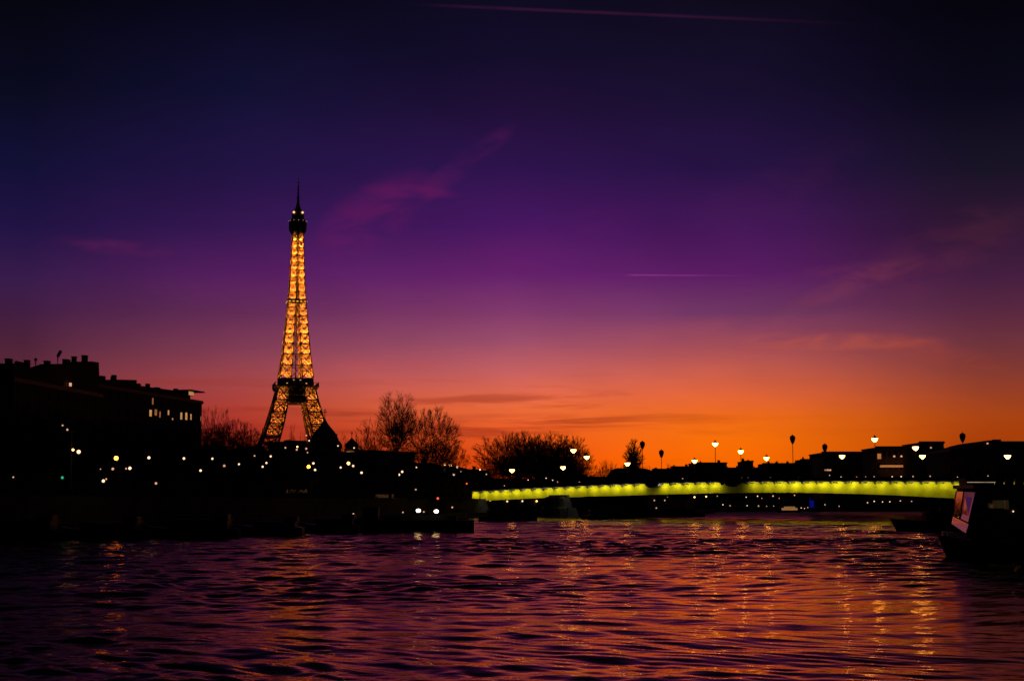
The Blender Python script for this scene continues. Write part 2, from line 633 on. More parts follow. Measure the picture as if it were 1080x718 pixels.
LBi = offs(LB, 11)
RBi = offs(RB, 11)
outline = [(-4000, -60)] + LBi + RBi + [(4000, -60), (4000, 5000), (-4000, 5000)]
g = MB()
g.prism(outline, -2.0, GZ)
tag(g.build('ground', QUAYST), kind='structure')
for nm, a, b in (('lower_quay', LB, LBi), ('lower_quay', RB, RBi)):
    q = MB()
    for i in range(len(a) - 1):
        q.prism([a[i], a[i + 1], b[i + 1], b[i]], -2.0, LQ + .004 * i)
    tag(q.build(nm, QUAYST), kind='structure')
rd = MB()
for a, b in zip(range(len(LBi) - 1), range(1, len(LBi))):
    o1, o2 = offs(LBi, 5), offs(LBi, 19)
    rd.add([(*o1[a], GZ + .05), (*o1[b], GZ + .05), (*o2[b], GZ + .05), (*o2[a], GZ + .05)], [(0, 1, 2, 3)])
tag(rd.build('quay_road', ASPH), kind='structure')

# ------------------------------------------------------------------ bridge
BA, BB = (xat(497, 505), 505.0), (xat(1110, 383), 383.0)
bdir = Vector((BB[0] - BA[0], BB[1] - BA[1], 0)).normalized()
bnrm = Vector((-bdir.y, bdir.x, 0))        # pointing away from the camera
if bnrm.y < 0:
    bnrm = -bnrm
BW = 42.0
prof = [(495, 518, 528.5), (560, 514.5, 525.5), (620, 511.5, 523.5), (680, 509.2, 521.8), (740, 508, 520.2), (800, 507.2, 519.2), (860, 506.8, 519.6),
        (930, 506.8, 521.4), (1010, 507, 525.6), (1060, 507.4, 528), (1112, 508, 531)]
stations = []
for px, ty, by in prof:
    x, y = on_line(px, BA, BB)
    stations.append((x, y, zat(ty, y), zat(by, y)))


def bridge_at(px):
    x, y = on_line(px, BA, BB)
    for a, b in zip(stations, stations[1:]):
        if a[0] <= x <= b[0]:
            k = (x - a[0]) / (b[0] - a[0])
            return x, y, a[2] + (b[2] - a[2]) * k, a[3] + (b[3] - a[3]) * k
    s = stations[-1] if x > stations[-1][0] else stations[0]
    return x, y, s[2], s[3]


BR = thing('road_bridge', 'long flat road bridge over the river, its side girder floodlit yellow green', 'bridge', (BA[0], BA[1], 0))


def strip(out0, out1, ztop, zbot, name, m):
    mb = MB()
    rings = []
    for (x, y, zt, zb) in stations:
        p0 = Vector((x, y, 0)) + bnrm * out0
        p1 = Vector((x, y, 0)) + bnrm * out1
        a, b = ztop(zt, zb), zbot(zt, zb)
        rings.append([(p0.x, p0.y, b), (p1.x, p1.y, b), (p1.x, p1.y, a), (p0.x, p0.y, a)])
    mb.loft(rings)
    return mb.build(name, m, BR, world=True)


strip(0, .35, lambda t, b: t - .25, lambda t, b: b, 'girder', GREENP)
strip(BW - .35, BW, lambda t, b: t - .25, lambda t, b: b, 'girder', GREENP)
strip(.36, BW - .36, lambda t, b: b + 1.6, lambda t, b: b + .9, 'underside', CONC)
strip(-1.1, BW + 1.1, lambda t, b: t, lambda t, b: t - .245, 'deck', CONC)
strip(2.6, BW - 2.6, lambda t, b: t + .05, lambda t, b: t + .006, 'roadway', ASPH)
for s0 in (-1.0, BW + .9):
    strip(s0, s0 + .1, lambda t, b: t + .85, lambda t, b: t + .003, 'parapet', IRON)
    strip(s0 - .03, s0 + .13, lambda t, b: t + 1.0, lambda t, b: t + .853, 'handrail', IRON)
# pier in the river and abutment
px_p = 591
x, y, zt, zb = bridge_at(px_p)
pm = MB()
ang = math.atan2(bdir.y, bdir.x)
pc = Vector((x, y, 0)) + bnrm * (BW / 2)
pm.box((pc.x, pc.y, (zb + .8 - 2) / 2), (7.0, BW + 3, zb + .8 + 2), ang)
pc2 = Vector((x, y, 0)) + bnrm * (-2.5)
pm.lathe((pc2.x, pc2.y, -2), [(4.6, 0), (4.6, 5.0), (3.9, 5.4), (3.6, 8.0), (2.8, 8.6)], 14)
pc3 = Vector((x, y, 0)) + bnrm * (BW / 2)
pm.box((pc3.x, pc3.y, 1.0), (9.4, BW + 5, 4.4), ang)
pm.build('pier', STONE, BR, world=True)
ab = MB()
x, y, zt, zb = bridge_at(497)
for ox, d in ((-2.2, 4.4),):
    pc = Vector((x, y, 0)) + bdir * ox + bnrm * (BW / 2)
    ab.box((pc.x, pc.y, (zt + .3) / 2), (d, BW + 2.6, zt + .3), ang)
ab.build('abutment', FACADE2, BR, world=True)
pc = Vector((x, y, 0)) + bdir * -2.0 + bnrm * (BW / 2)
# brackets and luminaires below the cornice
pxs = []
pos = 1.8
total = (Vector(BB) - Vector(BA)).length
proto_h = MB().box((0, 0, 0), (1.3, .16, .18)).box((0, .5, .1), (.1, .9, .08)).mesh('luminaire', IRON)
proto_b = MB().add([(-.12, 0, 0), (.12, 0, 0), (.12, -1.05, 0), (-.12, -1.05, 0), (-.12, 0, -.7), (.12, 0, -.7), (.12, -1.05, -.22), (-.12, -1.05, -.22)],
                   [(0, 1, 2, 3), (4, 7, 6, 5), (0, 4, 5, 1), (3, 2, 6, 7), (0, 3, 7, 4), (1, 5, 6, 2)]).mesh('bracket', CONC)
ld = bpy.data.lights.new('girder_light', 'AREA')
ld.shape = 'RECTANGLE'
ld.size, ld.size_y = 2.2, .4
ld.energy = 62
LDS = []
for e_ in (50, 58, 66, 74, 60):
    l_ = ld.copy()
    l_.energy = e_
    LDS.append(l_)
rl_ = random.Random(2)
ld.color = (1.0, .86, .06)
GAPS = [(682.5, 699), (767, 783)]
while pos < total - 3:
    x = BA[0] + bdir.x * pos
    y = BA[1] + bdir.y * pos
    zt = 0
    for a, b in zip(stations, stations[1:]):
        if a[0] <= x <= b[0]:
            zt = a[2] + (b[2] - a[2]) * (x - a[0]) / (b[0] - a[0])
    pxx = 540 + x / y * F0 * 1.004
    lit = not any(a <= pxx <= b for a, b in GAPS)
    base = Vector((x, y, zt - .247)) - bnrm * .003
    o = bpy.data.objects.new('bracket', proto_b)
    COL.objects.link(o)
    o.parent = BR
    o.location = base + bdir * 2.2 - BR.location
    o.rotation_euler = (0, 0, ang)
    o = bpy.data.objects.new('luminaire', proto_h)
    COL.objects.link(o)
    o.parent = BR
    p = base - bnrm * 1.75 + Vector((0, 0, -.25))
    o.location = p - BR.location
    o.rotation_euler = (R(-20), 0, ang)
    if lit:
        lo = bpy.data.objects.new('luminaire_light', rl_.choice(LDS))
        COL.objects.link(lo)
        lo.parent = BR
        lo.location = p - bnrm * -.1 + Vector((0, 0, -.12)) - BR.location
        aim = (bnrm * 1.0 + Vector((0, 0, -.75))).normalized()
        lo.rotation_euler = aim.to_track_quat('-Z', 'Y').to_euler()
    pos += 4.4
for px in (691, 775):
    x, y, zt, zb = bridge_at(px)
    rb = MB()
    c = Vector((x, y, zt)) - bnrm * 1.12
    rb.loft([[(c.x + bdir.x * a * s + bnrm.x * 0 - bnrm.x * dd, c.y + bdir.y * a * s - bnrm.y * dd, zt - z) for a, dd in ((-3, 0), (-2, .9), (0, 1.3), (2, .9), (3, 0))]
             for s, z in ((1, -.9), (1, .35), (.8, 1.0), (.35, 1.5))])
    rb.build('refuge_bay', CONC, BR, world=True)


# ------------------------------------------------------------------ bridge lanterns
def lantern_proto(lit):
    t = thing('bridge_lantern', 'x', 'street lamp', (0, 0, 0))
    p = MB()
    p.lathe((0, 0, 0), [(.38, 0), (.34, .5), (.2, .7), (.16, 1.2), (.11, 1.25), (.085, 4.0)], 10)
    p.build('pole', IRON, t)
    return t


def make_lantern(loc, H, lit, label, group, wide=.85):
    t = thing('bridge_lantern', label, 'street lamp', loc, 0, group)
    p = MB()
    p.lathe((0, 0, 0), [(.4, 0), (.36, .6), (.2, .8), (.15, 1.4), (.11, 1.45), (.085, H - 1.0)], 10)
    p.build('pole', IRON, t)
    h = MB()
    if lit:
        h.lathe((0, 0, H - 1.05), [(.12, 0), (.32, .12), (.62, .42), (wide, .82), (wide + .02, 1.02), (.12, 1.06)], 14)
        h.build('glowing_bowl', E_LANT, t, True)
        c = MB()
        c.lathe((0, 0, H + .012), [(.55, 0), (.52, .22), (.34, .5), (.1, .72), (.04, 1.0)], 12)
        c.build('cap', IRON, t)
    else:
        h.lathe((0, 0, H - 1.4), [(.12, 0), (.3, .2), (.55, .7), (.78, 1.4), (.82, 1.8), (.74, 2.15), (.45, 2.42), (.1, 2.55)], 14)
        h.build('bowl', LAMPOFF, t, True)
        MB().lathe((0, 0, H + 1.14), [(.12, 0), (.05, .3)], 8).build('cap', IRON, t)
    return t


ROW = 'lanterns along the yellow green bridge'
r1 = [(605, 474, 1), (678, 469, 0), (755, 467, 1), (837, 463, 0), (924, 462, 1), (1017, 461, 0)]
r2 = [(619, 481, 1), (698, 478, 0), (782, 475, 1), (871, 472, 0), (967, 471, 1)]
r3 = [(594, 492, 1), (662, 488, 1), (733, 485, 1), (809, 482, 1), (889, 480, 1), (974, 480, 1), (1064, 480, 1)]
for rows, off, nm in ((r1, 2.0, 'nearest row'), (r2, BW / 2, 'middle row'), (r3, BW - 2.0, 'farthest row')):
    A = (BA[0] + bnrm.x * off, BA[1] + bnrm.y * off)
    B = (BB[0] + bnrm.x * off, BB[1] + bnrm.y * off)
    for i, (px, py, lit) in enumerate(rows):
        x, y = on_line(px, A, B)
        zt = bridge_at(px)[2] + .06
        H = zat(py, y) - zt
        lab = ('tall lantern glowing yellow' if lit else 'tall unlit dark lantern') + ' on the bridge, %s of the %s' % (ordinal(i, len(rows)), nm)
        make_lantern((x, y, zt), H, lit, lab, ROW)
x, y = on_line(540, (BA[0], BA[1] + 50), (BB[0], BB[1] + 50))
make_lantern((xat(540, 540), 540, GZ), zat(495, 540) - GZ, 1, 'yellow lantern against the left foot of the round bare trees beyond the bridge', 'lanterns beyond the bridge')


# ------------------------------------------------------------------ Eiffel-type iron tower
def tower():
    D = 1515.0
    cx = xat(311.0, D, 440)
    T = thing('lattice_tower', 'tall four legged wrought iron lattice tower lit gold, tapering to an antenna', 'tower', (cx, D, 0), R(13))
    hw_pts = [(0, 60), (30, 46), (57, 35.5), (80, 27.8), (100, 22.2), (118, 17.8), (150, 13.4), (203, 8.6), (240, 6.6), (276, 5.3)]
    cw_pts = [(0, 25), (57, 16), (80, 14.6), (100, 13.2), (118, 11.6), (150, 9.4), (203, 7.0), (240, 5.6), (276, 4.6)]

    def ip(pts, z):
        for a, b in zip(pts, pts[1:]):
            if z <= b[0]:
                return a[1] + (b[1] - a[1]) * (z - a[0]) / (b[0] - a[0])
        return pts[-1][1]
    zs_leg = [0, 15, 30, 44, 57, 69, 81, 93, 105, 118]
    zs_up = [127.5]
    while zs_up[-1] < 270:
        zs_up.append(zs_up[-1] + max(7.5, 1.12 * ip(cw_pts, zs_up[-1])))
    zs_up[-1] = 276
    light = bpy.data.lights.new('tower_projector', 'AREA')
    light.shape = 'DISK'
    light.size = 2.6
    light.energy = 7000
    light.color = (1.0, .43, .06)
    light0 = light.copy()
    light0.energy = 3800
    light2 = light.copy()
    light2.energy = 3600
    light2.size = 1.6
    house = MB().lathe((0, 0, 0), [(1.0, -1.2), (1.3, -.1), (1.3, -.05)], 10).mesh('projector', IRON)
    for sx in (-1, 1):
        for sy in (-1, 1):
            for zs, nm in ((zs_leg, 'leg'), (zs_up, 'corner_column')):
                mb = MB()

                def ring(z):
                    o, c = ip(hw_pts, z), ip(cw_pts, z)
                    return [Vector((sx * a, sy * b, z)) for a, b in ((o, o), (o - c, o), (o - c, o - c), (o, o - c))]
                lo = zs[0] < 100
                wc, wb, ws = (1.2, .85, .5) if lo else (.75, .75, .4)
                for k in range(len(zs) - 1):
                    a, b = ring(zs[k]), ring(zs[k + 1])
                    kk = 1.0 if zs[k] < 180 else .8
                    for i in range(4):
                        j = (i + 1) % 4
                        mb.bar(a[i], b[i], wc * kk)
                        mb.bar(b[i], b[j], wb * kk * 1.6)
                        mb.bar(a[i], b[j], wb * kk)
                        mb.bar(a[j], b[i], wb * kk)
                        mb.bar((a[i] + b[i]) / 2, (a[j] + b[j]) / 2, wb * kk)
                        ma, mm = (a[i] + a[j]) / 2, (b[i] + b[j]) / 2
                        l_, r_ = (a[i] + b[i]) / 2, (a[j] + b[j]) / 2
                    # projector in the middle of each stage, shining up
                    cc = (a[0] + a[2]) / 2
                    po = bpy.data.objects.new('projector', house)
                    COL.objects.link(po)
                    po.parent = T
                    po.location = cc + Vector((0, 0, .4))
                    sc_ = 1.0 if zs[k] < 180 else .6
                    po.scale = (sc_, sc_, sc_)
                    lo_ = bpy.data.objects.new('projector_light', (light0 if zs[k] < 118 else light) if zs[k] < 175 else light2)
                    COL.objects.link(lo_)
                    lo_.parent = T
                    lo_.location = cc + Vector((0, 0, .45))
                    lo_.rotation_euler = (math.pi, 0, 0)
                mb.build(nm, TOWERP, T)
    # cross frames between the columns of the upper shaft
    cf = MB()
    for z in zs_up[1:]:
        o, c = ip(hw_pts, z), ip(cw_pts, z)
        for s in (-1, 1):
            cf.bar((-(o - c), s * o, z), (o - c, s * o, z), .7)
            cf.bar((s * o, -(o - c), z), (s * o, o - c, z), .7)
    for a, b in zip(zs_up, zs_up[1:]):
        oa, ca, ob, cb = ip(hw_pts, a), ip(cw_pts, a), ip(hw_pts, b), ip(cw_pts, b)
        if oa - ca > 1.2:
            for s in (-1, 1):
                cf.bar((-(oa - ca), s * oa, a), (ob - cb, s * ob, b), .4)
                cf.bar(((oa - ca), s * oa, a), (-(ob - cb), s * ob, b), .4)
                cf.bar((s * oa, -(oa - ca), a), (s * ob, (ob - cb), b), .4)
                cf.bar((s * oa, (oa - ca), a), (s * ob, -(ob - cb), b), .4)
    cf.bar((0, 0, 124), (0, 0, 276), 1.4)
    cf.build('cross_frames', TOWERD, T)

    def deck(name, z, h, half, m, wall=True):
        mb = MB()
        mb.box((0, 0, z + .5), (half * 2, half * 2, 1.0))
        for s in (-1, 1):
            n = int(half * 2 / 2.4)
            for k in range(n + 1):
                u = -half + .2 + k * (half * 2 - .4) / n
                mb.box((u, s * (half - .2), z + 1 + h / 2), (.35, .35, h))
                mb.box((s * (half - .2), u, z + 1 + h / 2), (.35, .35, h))
                if k < n:
                    mb.bar((u, s * half, z), (u * .93, s * (half - 2.2), z - 3), .5)
                    mb.bar((s * half, u, z), (s * (half - 2.2), u * .93, z - 3), .5)
            mb.box((0, s * (half - .2), z + 1 + h + .2), (half * 2, .5, .4))
            mb.box((s * (half - .2), 0, z + 1 + h + .2), (.5, half * 2 - 1.1, .4))
        return mb.build(name, m, T)
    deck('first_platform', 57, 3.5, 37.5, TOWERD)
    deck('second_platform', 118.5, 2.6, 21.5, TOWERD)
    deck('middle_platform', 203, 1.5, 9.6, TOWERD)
    # truss belts under the platforms
    for z0, z1, nm in ((47, 56.5, 'belt_truss'), (103, 117.5, 'belt_truss')):
        tm = MB()
        for s in (-1, 1):
            for ax in (0, 1):
                def P(u, z, s=s, ax=ax):
                    o = ip(hw_pts, z) - .5
                    return (u, s * o, z) if ax == 0 else (s * o, u, z)
                ins0 = ip(hw_pts, z0) - ip(cw_pts, z0)
                ins1 = ip(hw_pts, z1) - ip(cw_pts, z1)
                rows = 3 if z0 > 60 else 2
                for r_ in range(rows + 1):
                    z = z0 + (z1 - z0) * r_ / rows
                    ii = ins0 + (ins1 - ins0) * r_ / rows + 2
                    tm.bar(P(-ii, z), P(ii, z), 1.3)
                n = 8
                for r_ in range(rows):
                    za, zb_ = z0 + (z1 - z0) * r_ / rows, z0 + (z1 - z0) * (r_ + 1) / rows
                    for k in range(n):
                        ua, ub = -ins0 + 2 * ins0 * k / n, -ins0 + 2 * ins0 * (k + 1) / n
                        tm.bar(P(ua, za), P(ub, zb_), .95)
                        tm.bar(P(ub, za), P(ua, zb_), .95)
        if z0 > 60:
            tm.box((0, 0, 111), (19, 19, 12))
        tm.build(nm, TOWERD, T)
    # restaurant blocks on the second platform
    rb = MB()
    for s in (-1, 1):
        rb.box((s * 12.5, 0, 123.5), (9, 26, 6.5))
        rb.box((0, s * 12.5, 123.2), (15.5, 8, 5.8))
    rb.box((0, 0, 126.6), (31, 31, 1.2))
    rb.build('second_floor_pavilion', TOWERD, T)
    # arches
    for s in (-1, 1):
        for ax in (0, 1):
            am = MB()
            pts = []
            for k in range(17):
                a = math.pi * k / 16
                u, z = 36 * math.cos(a), 10 + 36 * math.sin(a)
                o = ip(hw_pts, z) - .3
                pts.append((u, s * o, z) if ax == 0 else (s * o, u, z))
            for p_, q_ in zip(pts, pts[1:]):
                am.bar(p_, q_, 1.6)
            am.build('arch', TOWERP, T)
    for sx in (-1, 1):
        for sy in (-1, 1):
            MB().box((sx * 48, sy * 48, 1.0), (28, 28, 4)).build('stone_footing', STONE, T)
    # lamps on the platforms
    lg = MB()
    for x_, y_, z_ in ((-3, -17.2, 125), (3.5, -17.2, 125), (-10, -21.9, 121.3), (9, -21.9, 121.3)):
        lg.box((x_, y_, z_), (1.5, .5, .6))
    lg.build('platform_lamps', E_DIM, T)
    bd = MB()
    for u in range(-4, 5, 2):
        bd.box((u * 1.9, -9.9, 204.4), (2.0, .3, 1.0))
        bd.box((9.9, u * 1.9, 204.4), (.3, 2.0, 1.0))
        bd.box((-9.9, u * 1.9, 204.4), (.3, 2.0, 1.0))
    bd.build('middle_platform_lamps', emit('band_glow', (1, .45, .08), .9), T)
    # summit
    tp = MB()
    tp.lathe((0, 0, 268), [(4.5, 0), (6.4, 6), (8.6, 9), (9.0, 12), (9.0, 19), (8.2, 20.5), (7.2, 21)], 8)
    tp.build('summit_cabin', TOWERD, T)
    tq = MB()
    tq.lathe((0, 0, 289), [(6.2, 0), (6.2, 5), (5.0, 8), (3.2, 10.5), (2.2, 13), (1.7, 16)], 10)
    tq.build('summit_dome', TOWERD, T)
    an = MB()
    an.lathe((0, 0, 304.5), [(1.3, 0), (1.1, 9), (.75, 9.2), (.6, 19), (.28, 19.2), (.2, 27)], 8)
    for z, l in ((312, 2.2), (316, 1.9), (320, 1.5), (324, 1.3), (327, 2.2)):
        an.bar((-l, 0, z), (l, 0, z), .3)
        an.bar((0, -l, z), (0, l, z), .3)
    an.build('antenna', TOWERD, T)
    for a in (-2.35, -.85):
        MB().ball((6.4 * math.cos(a), 6.4 * math.sin(a), 295.5), 1.15, 8, 5).build('beacon', emit('beacon_glow', (1, .55, .18), 1.5), T)
    wl = MB()
    for k in range(12):
        a = 2 * math.pi * k / 12
        wl.box((9.2 * math.cos(a), 9.2 * math.sin(a), 287.0), (.6, .6, .5))
    wl.build('rail_lamps', emit('rail_glow', (1, .7, .5), .4), T)


tower()


# ------------------------------------------------------------------ cathedral
def onion(mb, c, r, h, n=16):
    prof = [(.80, 0), (.95, .10), (1.0, .20), (.97, .32), (.84, .46), (.62, .60), (.38, .73), (.2, .85), (.09, .94), (.04, 1.0)]
    mb.lathe(c, [(r * a, h * b) for a, b in prof], n)


def cross(mb, c, h):
    mb.box((c[0], c[1], c[2] + h / 2), (.22, .22, h))
    mb.box((c[0], c[1], c[2] + h * .7), (h * .42, .2, .22))
    mb.box((c[0], c[1], c[2] + h * .88), (h * .2, .2, .18))


def cathedral():
    D = 520.0
    cx = xat(341.5, D, 470)
    T = thing('domed_church', 'dark church with a large onion dome and cross, between tower and bare trees', 'church', (cx, D, GZ))
    k = D / F0
    x0 = xat(318, D) - cx
    x1 = xat(362, D) - cx
    zb = zat(476, D) - GZ
    MB().box(((x0 + x1) / 2, 6, zb / 2), (x1 - x0, 22, zb)).build('walls', FACADE, T)
    b = MB()
    r = 4.9
    b.lathe((0, 2, zb), [(r * .82, 0), (r * .82, 1.2)], 20)
    b.build('drum', FACADE2, T)
    d = MB()
    zt = zat(441, D) - GZ
    onion(d, (0, 2, zb + 1.2), r, zt - zb - 1.2, 24)
    d.build('large_dome', GOLDD, T, True)
    c = MB()
    cross(c, (0, 2, zt - .3), 3.6)
    c.build('cross', GOLDD, T)
    for px, top, bot, rr, yy in ((355.5, 461, 474, 1.9, -2.5), (327, 463, 474, 1.9, -2.5)):
        x = xat(px, D) - cx
        a = MB()
        z1, z2 = zat(bot, D) - GZ, zat(top, D) - GZ
        a.lathe((x, yy, zb - 1), [(rr * .8, 0), (rr * .8, z1 - zb + 1)], 12)
        a.build('turret', FACADE2, T)
        a = MB()
        onion(a, (x, yy, z1), rr, z2 - z1, 16)
        a.build('small_dome', GOLDD, T, True)
        a = MB()
        cross(a, (x, yy, z2 - .2), 1.3)
        a.build('cross', GOLDD, T)
    # separate belfry to the right
    D2 = 505.0
    cx = xat(371, D2, 470)
    T2 = thing('bell_turret', 'slim turret with one small onion dome, standing right of the large dome', 'turret', (cx, D2, GZ))
    z1, z2, z3 = zat(473, D2) - GZ, zat(461, D2) - GZ, zat(455, D2) - GZ
    MB().box((0, 0, z1 / 2), (4.4, 4.4, z1)).build('walls', FACADE2, T2)
    a = MB()
    onion(a, (0, 0, z1), 2.35, z2 - z1)
    a.build('dome', GOLDD, T2, True)
    a = MB()
    cross(a, (0, 0, z2 - .2), z3 - z2 + .2)
    a.build('cross', GOLDD, T2)
    MB().box((-.1, -2.35, z1 - 1.6), (2.6, .3, 1.3)).build('lit_opening', E_STRIP, T2)


cathedral()

# ------------------------------------------------------------------ buildings
WFR = MB()
WFR.box((0, -.02, 0), (1.25, .12, 2.0))
WFR_ME = WFR.mesh('window', mat('window_frame', (.035, .03, .03), .8))
PANE = MB().box((0, -.11, 0), (1.05, .06, 1.8))
PANE_D, PANE_L, PANE_W = PANE.mesh('pane', GLASSD), PANE.mesh('pane_lit', E_WIN), PANE.mesh('pane_pale', E_WINW)


def window(T, p, rz, lit=0, sc=(1, 1, 1)):
    o = bpy.data.objects.new('window', WFR_ME)
    COL.objects.link(o)
    o.parent = T
    o.location = p
    o.rotation_euler = (0, 0, rz)
    o.scale = sc
    q = bpy.data.objects.new('pane', (PANE_D, PANE_L, PANE_W)[lit])
    COL.objects.link(q)
    q.parent = o
    if lit:
        q['label'] = 'lit pane glowing warm'
    return o


def block(name, label, cat, A, B, depth, ztop, zroofs=None, floors=4, nwin=6, fm=None, roof='flat', lits=(), group=None, chim=3, seed=0):
    """a building whose river front runs A -> B; lits: (u, storey) drawn lit"""
    rr = random.Random(seed)
    A, B = Vector((A[0], A[1], 0)), Vector((B[0], B[1], 0))
    d = (B - A)
    L = d.length
    d.normalize()
    rz = math.atan2(d.y, d.x)
    T = thing(name, label, cat, (A.x, A.y, GZ), rz, group)
    h = ztop - GZ
    wh = h if roof == 'flat' else h - min(3.4, h * .28)
    MB().prism([(0, 0), (L, 0), (L, depth), (0, depth)], -.5, wh).build('wall', fm or FACADE, T)
    if roof == 'flat':
        m = MB()
        m.box((L / 2, depth / 2, wh + .15), (L + .7, depth + .7, .3))
        m.box((L / 2, -.2, wh + .55), (L + .5, .2, .5))
        ro = m.build('roof', ZINC, T)
    else:
        m = MB()
        i = 1.6
        e = .3
        m.loft([[(-e, -e, wh), (L + e, -e, wh), (L + e, depth + e, wh), (-e, depth + e, wh)],
                [(i * .6, i, h - .7), (L - i * .6, i, h - .7), (L - i * .6, depth - i, h - .7), (i * .6, depth - i, h - .7)],
                [(i * .6, depth * .5 - .3, h), (L - i * .6, depth * .5 - .3, h), (L - i * .6, depth * .5 + .3, h), (i * .6, depth * .5 + .3, h)]])
        ro = m.build('roof', ZINC, T)
    for k in range(chim):
        x = L * (k + .5 + rr.uniform(-.25, .25)) / chim
        m = MB()
        w_ = rr.uniform(.8, 1.8)
        hh = rr.uniform(.7, 1.7)
        zb = h if roof == 'flat' else h - .9
        m.box((x, depth * rr.uniform(.3, .6), zb + hh / 2), (w_, .7, hh + .9))
        for q in range(int(w_ / .4)):
            m.lathe((x - w_ / 2 + .25 + q * .4, depth * .45, zb + hh + .3), [(.12, 0), (.1, .5)], 6)
        m.build('chimney', FACADE, ro)
    st = wh / floors
    for fl in range(floors):
        for k in range(nwin):
            u = (k + .5) / nwin
            li = 0
            for lu, lf, kind in lits:
                if lf == fl and abs(lu - u) < .5 / nwin:
                    li = kind
            window(T, (u * L, -.02, (fl + .55) * st), 0, li, (min(1.3, L / nwin / 2.2), 1, min(1.15, st / 3.1)))
    if floors > 2 and L > 20:
        for fl in range(1, floors, 2):
            MB().box((L / 2, -.45, fl * st + .1), (L * .9, .9, .18)).build('balcony', IRON, T)
    return T, L, h, depth, rz


def facade_pt(px, py, A, B):
    x, y = on_line(px, A, B)
    return x, y, zat(py, y)


# left pair
A1 = (xat(10, 292), 292.0)
B1 = (xat(104, 338), 338.0)
T, L, h, dep, rz = block('apartment_block', 'dark apartment block at far left, tallest roofline with aerials and a wavy roof', 'building', A1, B1, 7,
                         zat(402, 292), floors=7, nwin=9, roof='flat', lits=(), chim=0, seed=1)
rf = MB()
pts = [(12, 388), (15, 383), (16, 386), (28, 387), (35, 388), (48, 388), (56, 387), (66, 383.5), (76, 385), (92, 382.5), (96, 381), (103, 382), (104, 396)]
top, bot = [], []
xs = []
for px, py in pts:
    x, y = on_line(px, A1, B1)
    u = (Vector((x, y, 0)) - Vector((A1[0], A1[1], 0))).length
    xs.append((u, zat(py, y) - GZ))
rf.loft([[(u, .6, h + .3), (u, .6, max(z, h + .4)), (u, 5.6, max(z, h + .4)), (u, 5.6, h + .3)] for u, z in xs])
rf.build('penthouse_storey', FACADE, T)
for px, wd, hh in ((20, 1.6, 1.3), (31, 2.4, .9), (39, .9, 1.4), (60, 1.4, .8), (80, 2.2, .9), (88, .8, 1.3), (99, 1.5, 1.2)):
    x, y = on_line(px, A1, B1)
    u = (Vector((x, y, 0)) - Vector((A1[0], A1[1], 0))).length
    zz = np.interp(px, [p[0] for p in pts], [p[1] for p in pts])
    c_ = MB().box((u, 3, zat(zz, y) - GZ + hh / 2 - .1), (wd, .9, hh + .3))
    c_.box((u, 3, zat(zz, y) - GZ + hh + .15), (wd + .3, 1.1, .16))
    c_.build('chimney', FACADE, T)
ae = MB()
for px, t0, b0, dish in ((48, 379, 388, 1), (71, 375.5, 384, 2), (28, 380, 387, 0), (42, 382, 388, 0), (97, 380, 384, 0)):
    x, y = on_line(px, A1, B1)
    u = (Vector((x, y, 0)) - Vector((A1[0], A1[1], 0))).length
    z0, z1 = zat(b0, y) - GZ, zat(t0, y) - GZ
    m = MB()
    m.bar((u, 3, z0 - .5), (u, 3, z1), .12)
    for k in range(4):
        m.bar((u - .7, 3, z1 - k * .3), (u + .7, 3, z1 - k * .3), .06)
    if dish == 1:
        m.ball((u, 3, z1), .35, 8, 5)
    if dish == 2:
        m.bar((u, 3, z1), (u + 1.4, 3, z1 + 1.2), .5)
    m.build('aerial', IRON, T)
x, y, z = facade_pt(69.5, 405.5, A1, B1)
MB().box(((Vector((x, y, 0)) - Vector((A1[0], A1[1], 0))).length, -.25, z - GZ), (.7, .3, .7)).build('lit_window', E_DIM, T)
A2 = (xat(100, 350), 350.0)
B2 = (xat(211, 410), 410.0)
T, L, h, dep, rz = block('apartment_block', 'long flat-roofed apartment block with a row of warm lit windows, sloping away to the right', 'building', A2, B2, 26,
                         zat(411, 358), floors=7, nwin=13, roof='flat', chim=0, seed=2)


def u2(px):
    x, y = on_line(px, A2, B2)
    return (Vector((x, y, 0)) - Vector((A2[0], A2[1], 0))).length, y


m = MB()
prs = [(102, 397), (110, 397), (110, 404), (119, 404), (119, 401), (124, 400), (146, 400.5), (146, 406), (160, 408), (190, 412), (203, 413.5)]
m.loft([[(u2(px)[0], 1.2, h - .5), (u2(px)[0], 1.2, max(h, zat(py, u2(px)[1]) - GZ)), (u2(px)[0], 14, max(h, zat(py, u2(px)[1]) - GZ)), (u2(px)[0], 14, h - .5)]
        for px, py in prs])
m.build('roof_storey', FACADE, T)
m = MB()
for px, t0, b0 in ((107, 387, 400), (134, 397, 402), (123, 398, 404), (155, 402, 408)):
    u, y = u2(px)
    m.bar((u, 5, zat(b0, y) - GZ - 1), (u, 5, zat(t0, y) - GZ), .35 if px < 130 else .2)
m.build('flue_pipes', IRON, T)
for px, wd, hh in ((129, 1.8, .9), (141, 1.2, 1.2), (166, 1.6, 1.1), (176, 1.0, 1.4), (186, 2.0, .8), (205, 1.2, 1.0)):
    u, y = u2(px)
    zz = np.interp(px, [p[0] for p in prs], [p[1] for p in prs])
    MB().box((u, 6, zat(zz, y) - GZ + hh / 2 - .1), (wd, .9, hh + .3)).build('chimney', FACADE, T)
